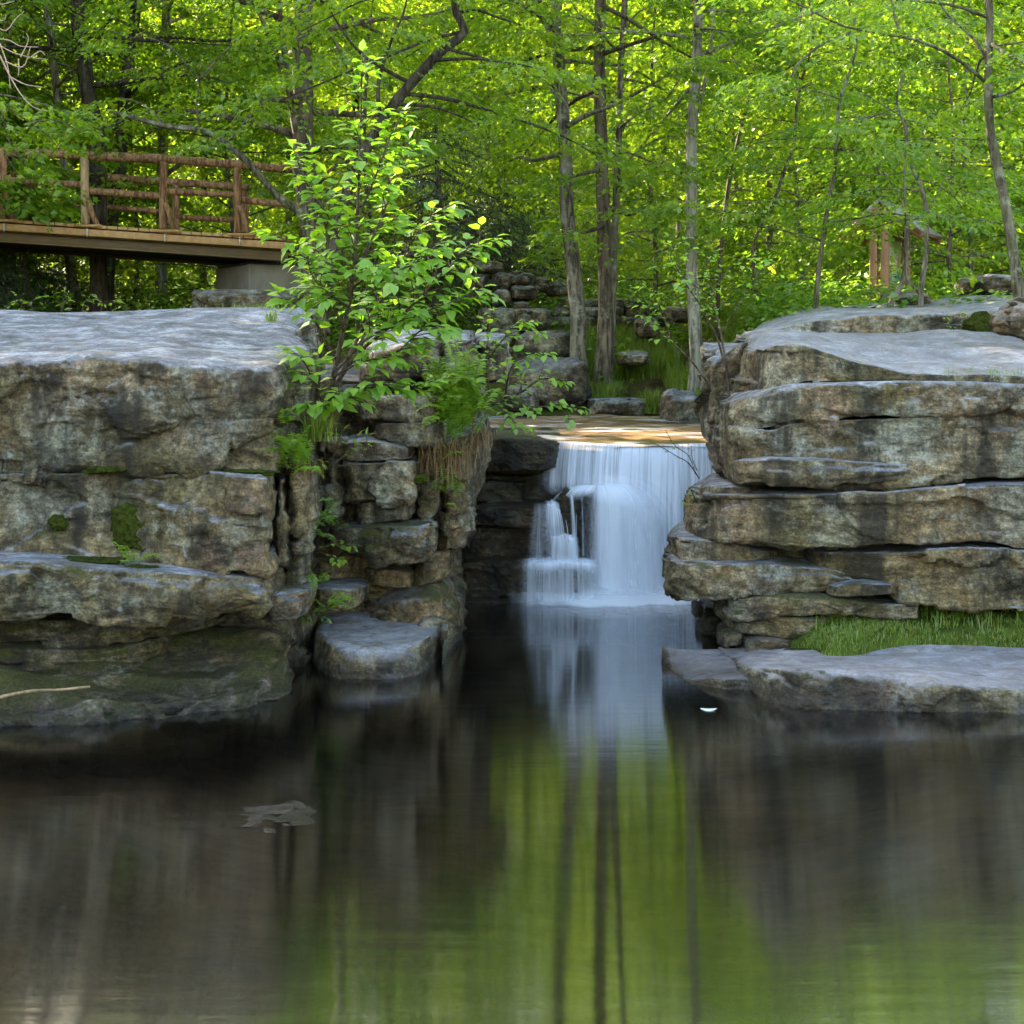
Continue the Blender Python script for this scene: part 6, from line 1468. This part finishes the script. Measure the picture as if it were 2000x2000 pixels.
def moss(parent, px, py, Y, sx, sz, seed, sy=.035):
    k = Y / F
    v, f = boulder(P(px, py, Y), (sx * k, sy, sz * k), seed, 40, .3, .5)
    p = v; v = v + .012 * fbm(v * 40, 3, seed)[:, None] * np.array([.3, 1, .6]) 
    parent.part('moss_patch', v, f, M['moss'])
for i, (px, py, Y, sx, sz, sy) in enumerate([(268, 1032, 9.36, 48, 40, .05), (300, 1060, 9.36, 28, 22, .05), (240, 1005, 9.38, 20, 18, .05), (112, 1020, 9.40, 18, 14, .04), (105, 726, 9.36, 9, 7, .04), (200, 918, 9.36, 40, 7, .06), (470, 925, 9.32, 62, 7, .05), (150, 1096, 9.22, 90, 6, .10), (240, 1108, 9.15, 60, 5, .08), (360, 818, 9.33, 11, 7, .03)]):
    moss(cliff_l, px, py, Y, sx, sz, 40 + i, sy)
for i, (px, py, Y, sx, sz, sy) in enumerate([(812, 935, 10.56, 22, 11, .04), (858, 905, 10.8, 24, 26, .06)]):
    moss(cliff_b, px, py, Y, sx, sz, 60 + i, sy)
moss(cliff_r, 1935, 632, 13.75, 50, 18, 66, .12); moss(cliff_r, 1560, 1280, 10.1, 40, 10, 68, .08)

# driftwood stick on the shelf, leaves afloat
t = Thing('stick', 'thin pale stick lying on the shelf at the left waterline', 'stick', P(90, 1352, 8.85))
q = smooth_path(PP([(-40, 1376, 8.75), (0, 1362, 8.75), (60, 1350, 8.77), (120, 1347, 8.8), (176, 1341, 8.85)]), 24)
v, f = tube(q, np.linspace(.014, .007, 24), 7, .1, 3); t.part('stick_wood', v, f, M['log_pale'])
def floating(label, px, py, L_, W_):
    Y = EYE * F / (py - HOR); c = np.array(P(px, py, Y)); c[2] = .006
    a = np.linspace(0, 2 * np.pi, 13)[:-1]
    v = np.vstack([c + np.array([0, 0, .004])] + [c + np.array([L_ * math.cos(x), W_ * math.sin(x) * (1 - .4 * math.cos(x)), .006 * math.cos(2 * x)]) for x in a])
    f = np.array([[0, 1 + i, 1 + (i + 1) % 12, 1 + (i + 2) % 12] for i in range(0, 12, 2)])
    o = link('fallen_leaf', mesh_np('fallen_leaf', v, f, M['pale_leaf'])); tag(o, label, 'leaf')
M['pale_leaf'] = plain_mat('pale_leaf', (.35, .38, .30), (.5, .52, .44), 12)
floating('pale leaf floating just off the tip of the slab', 1384, 1387, .055, .03)
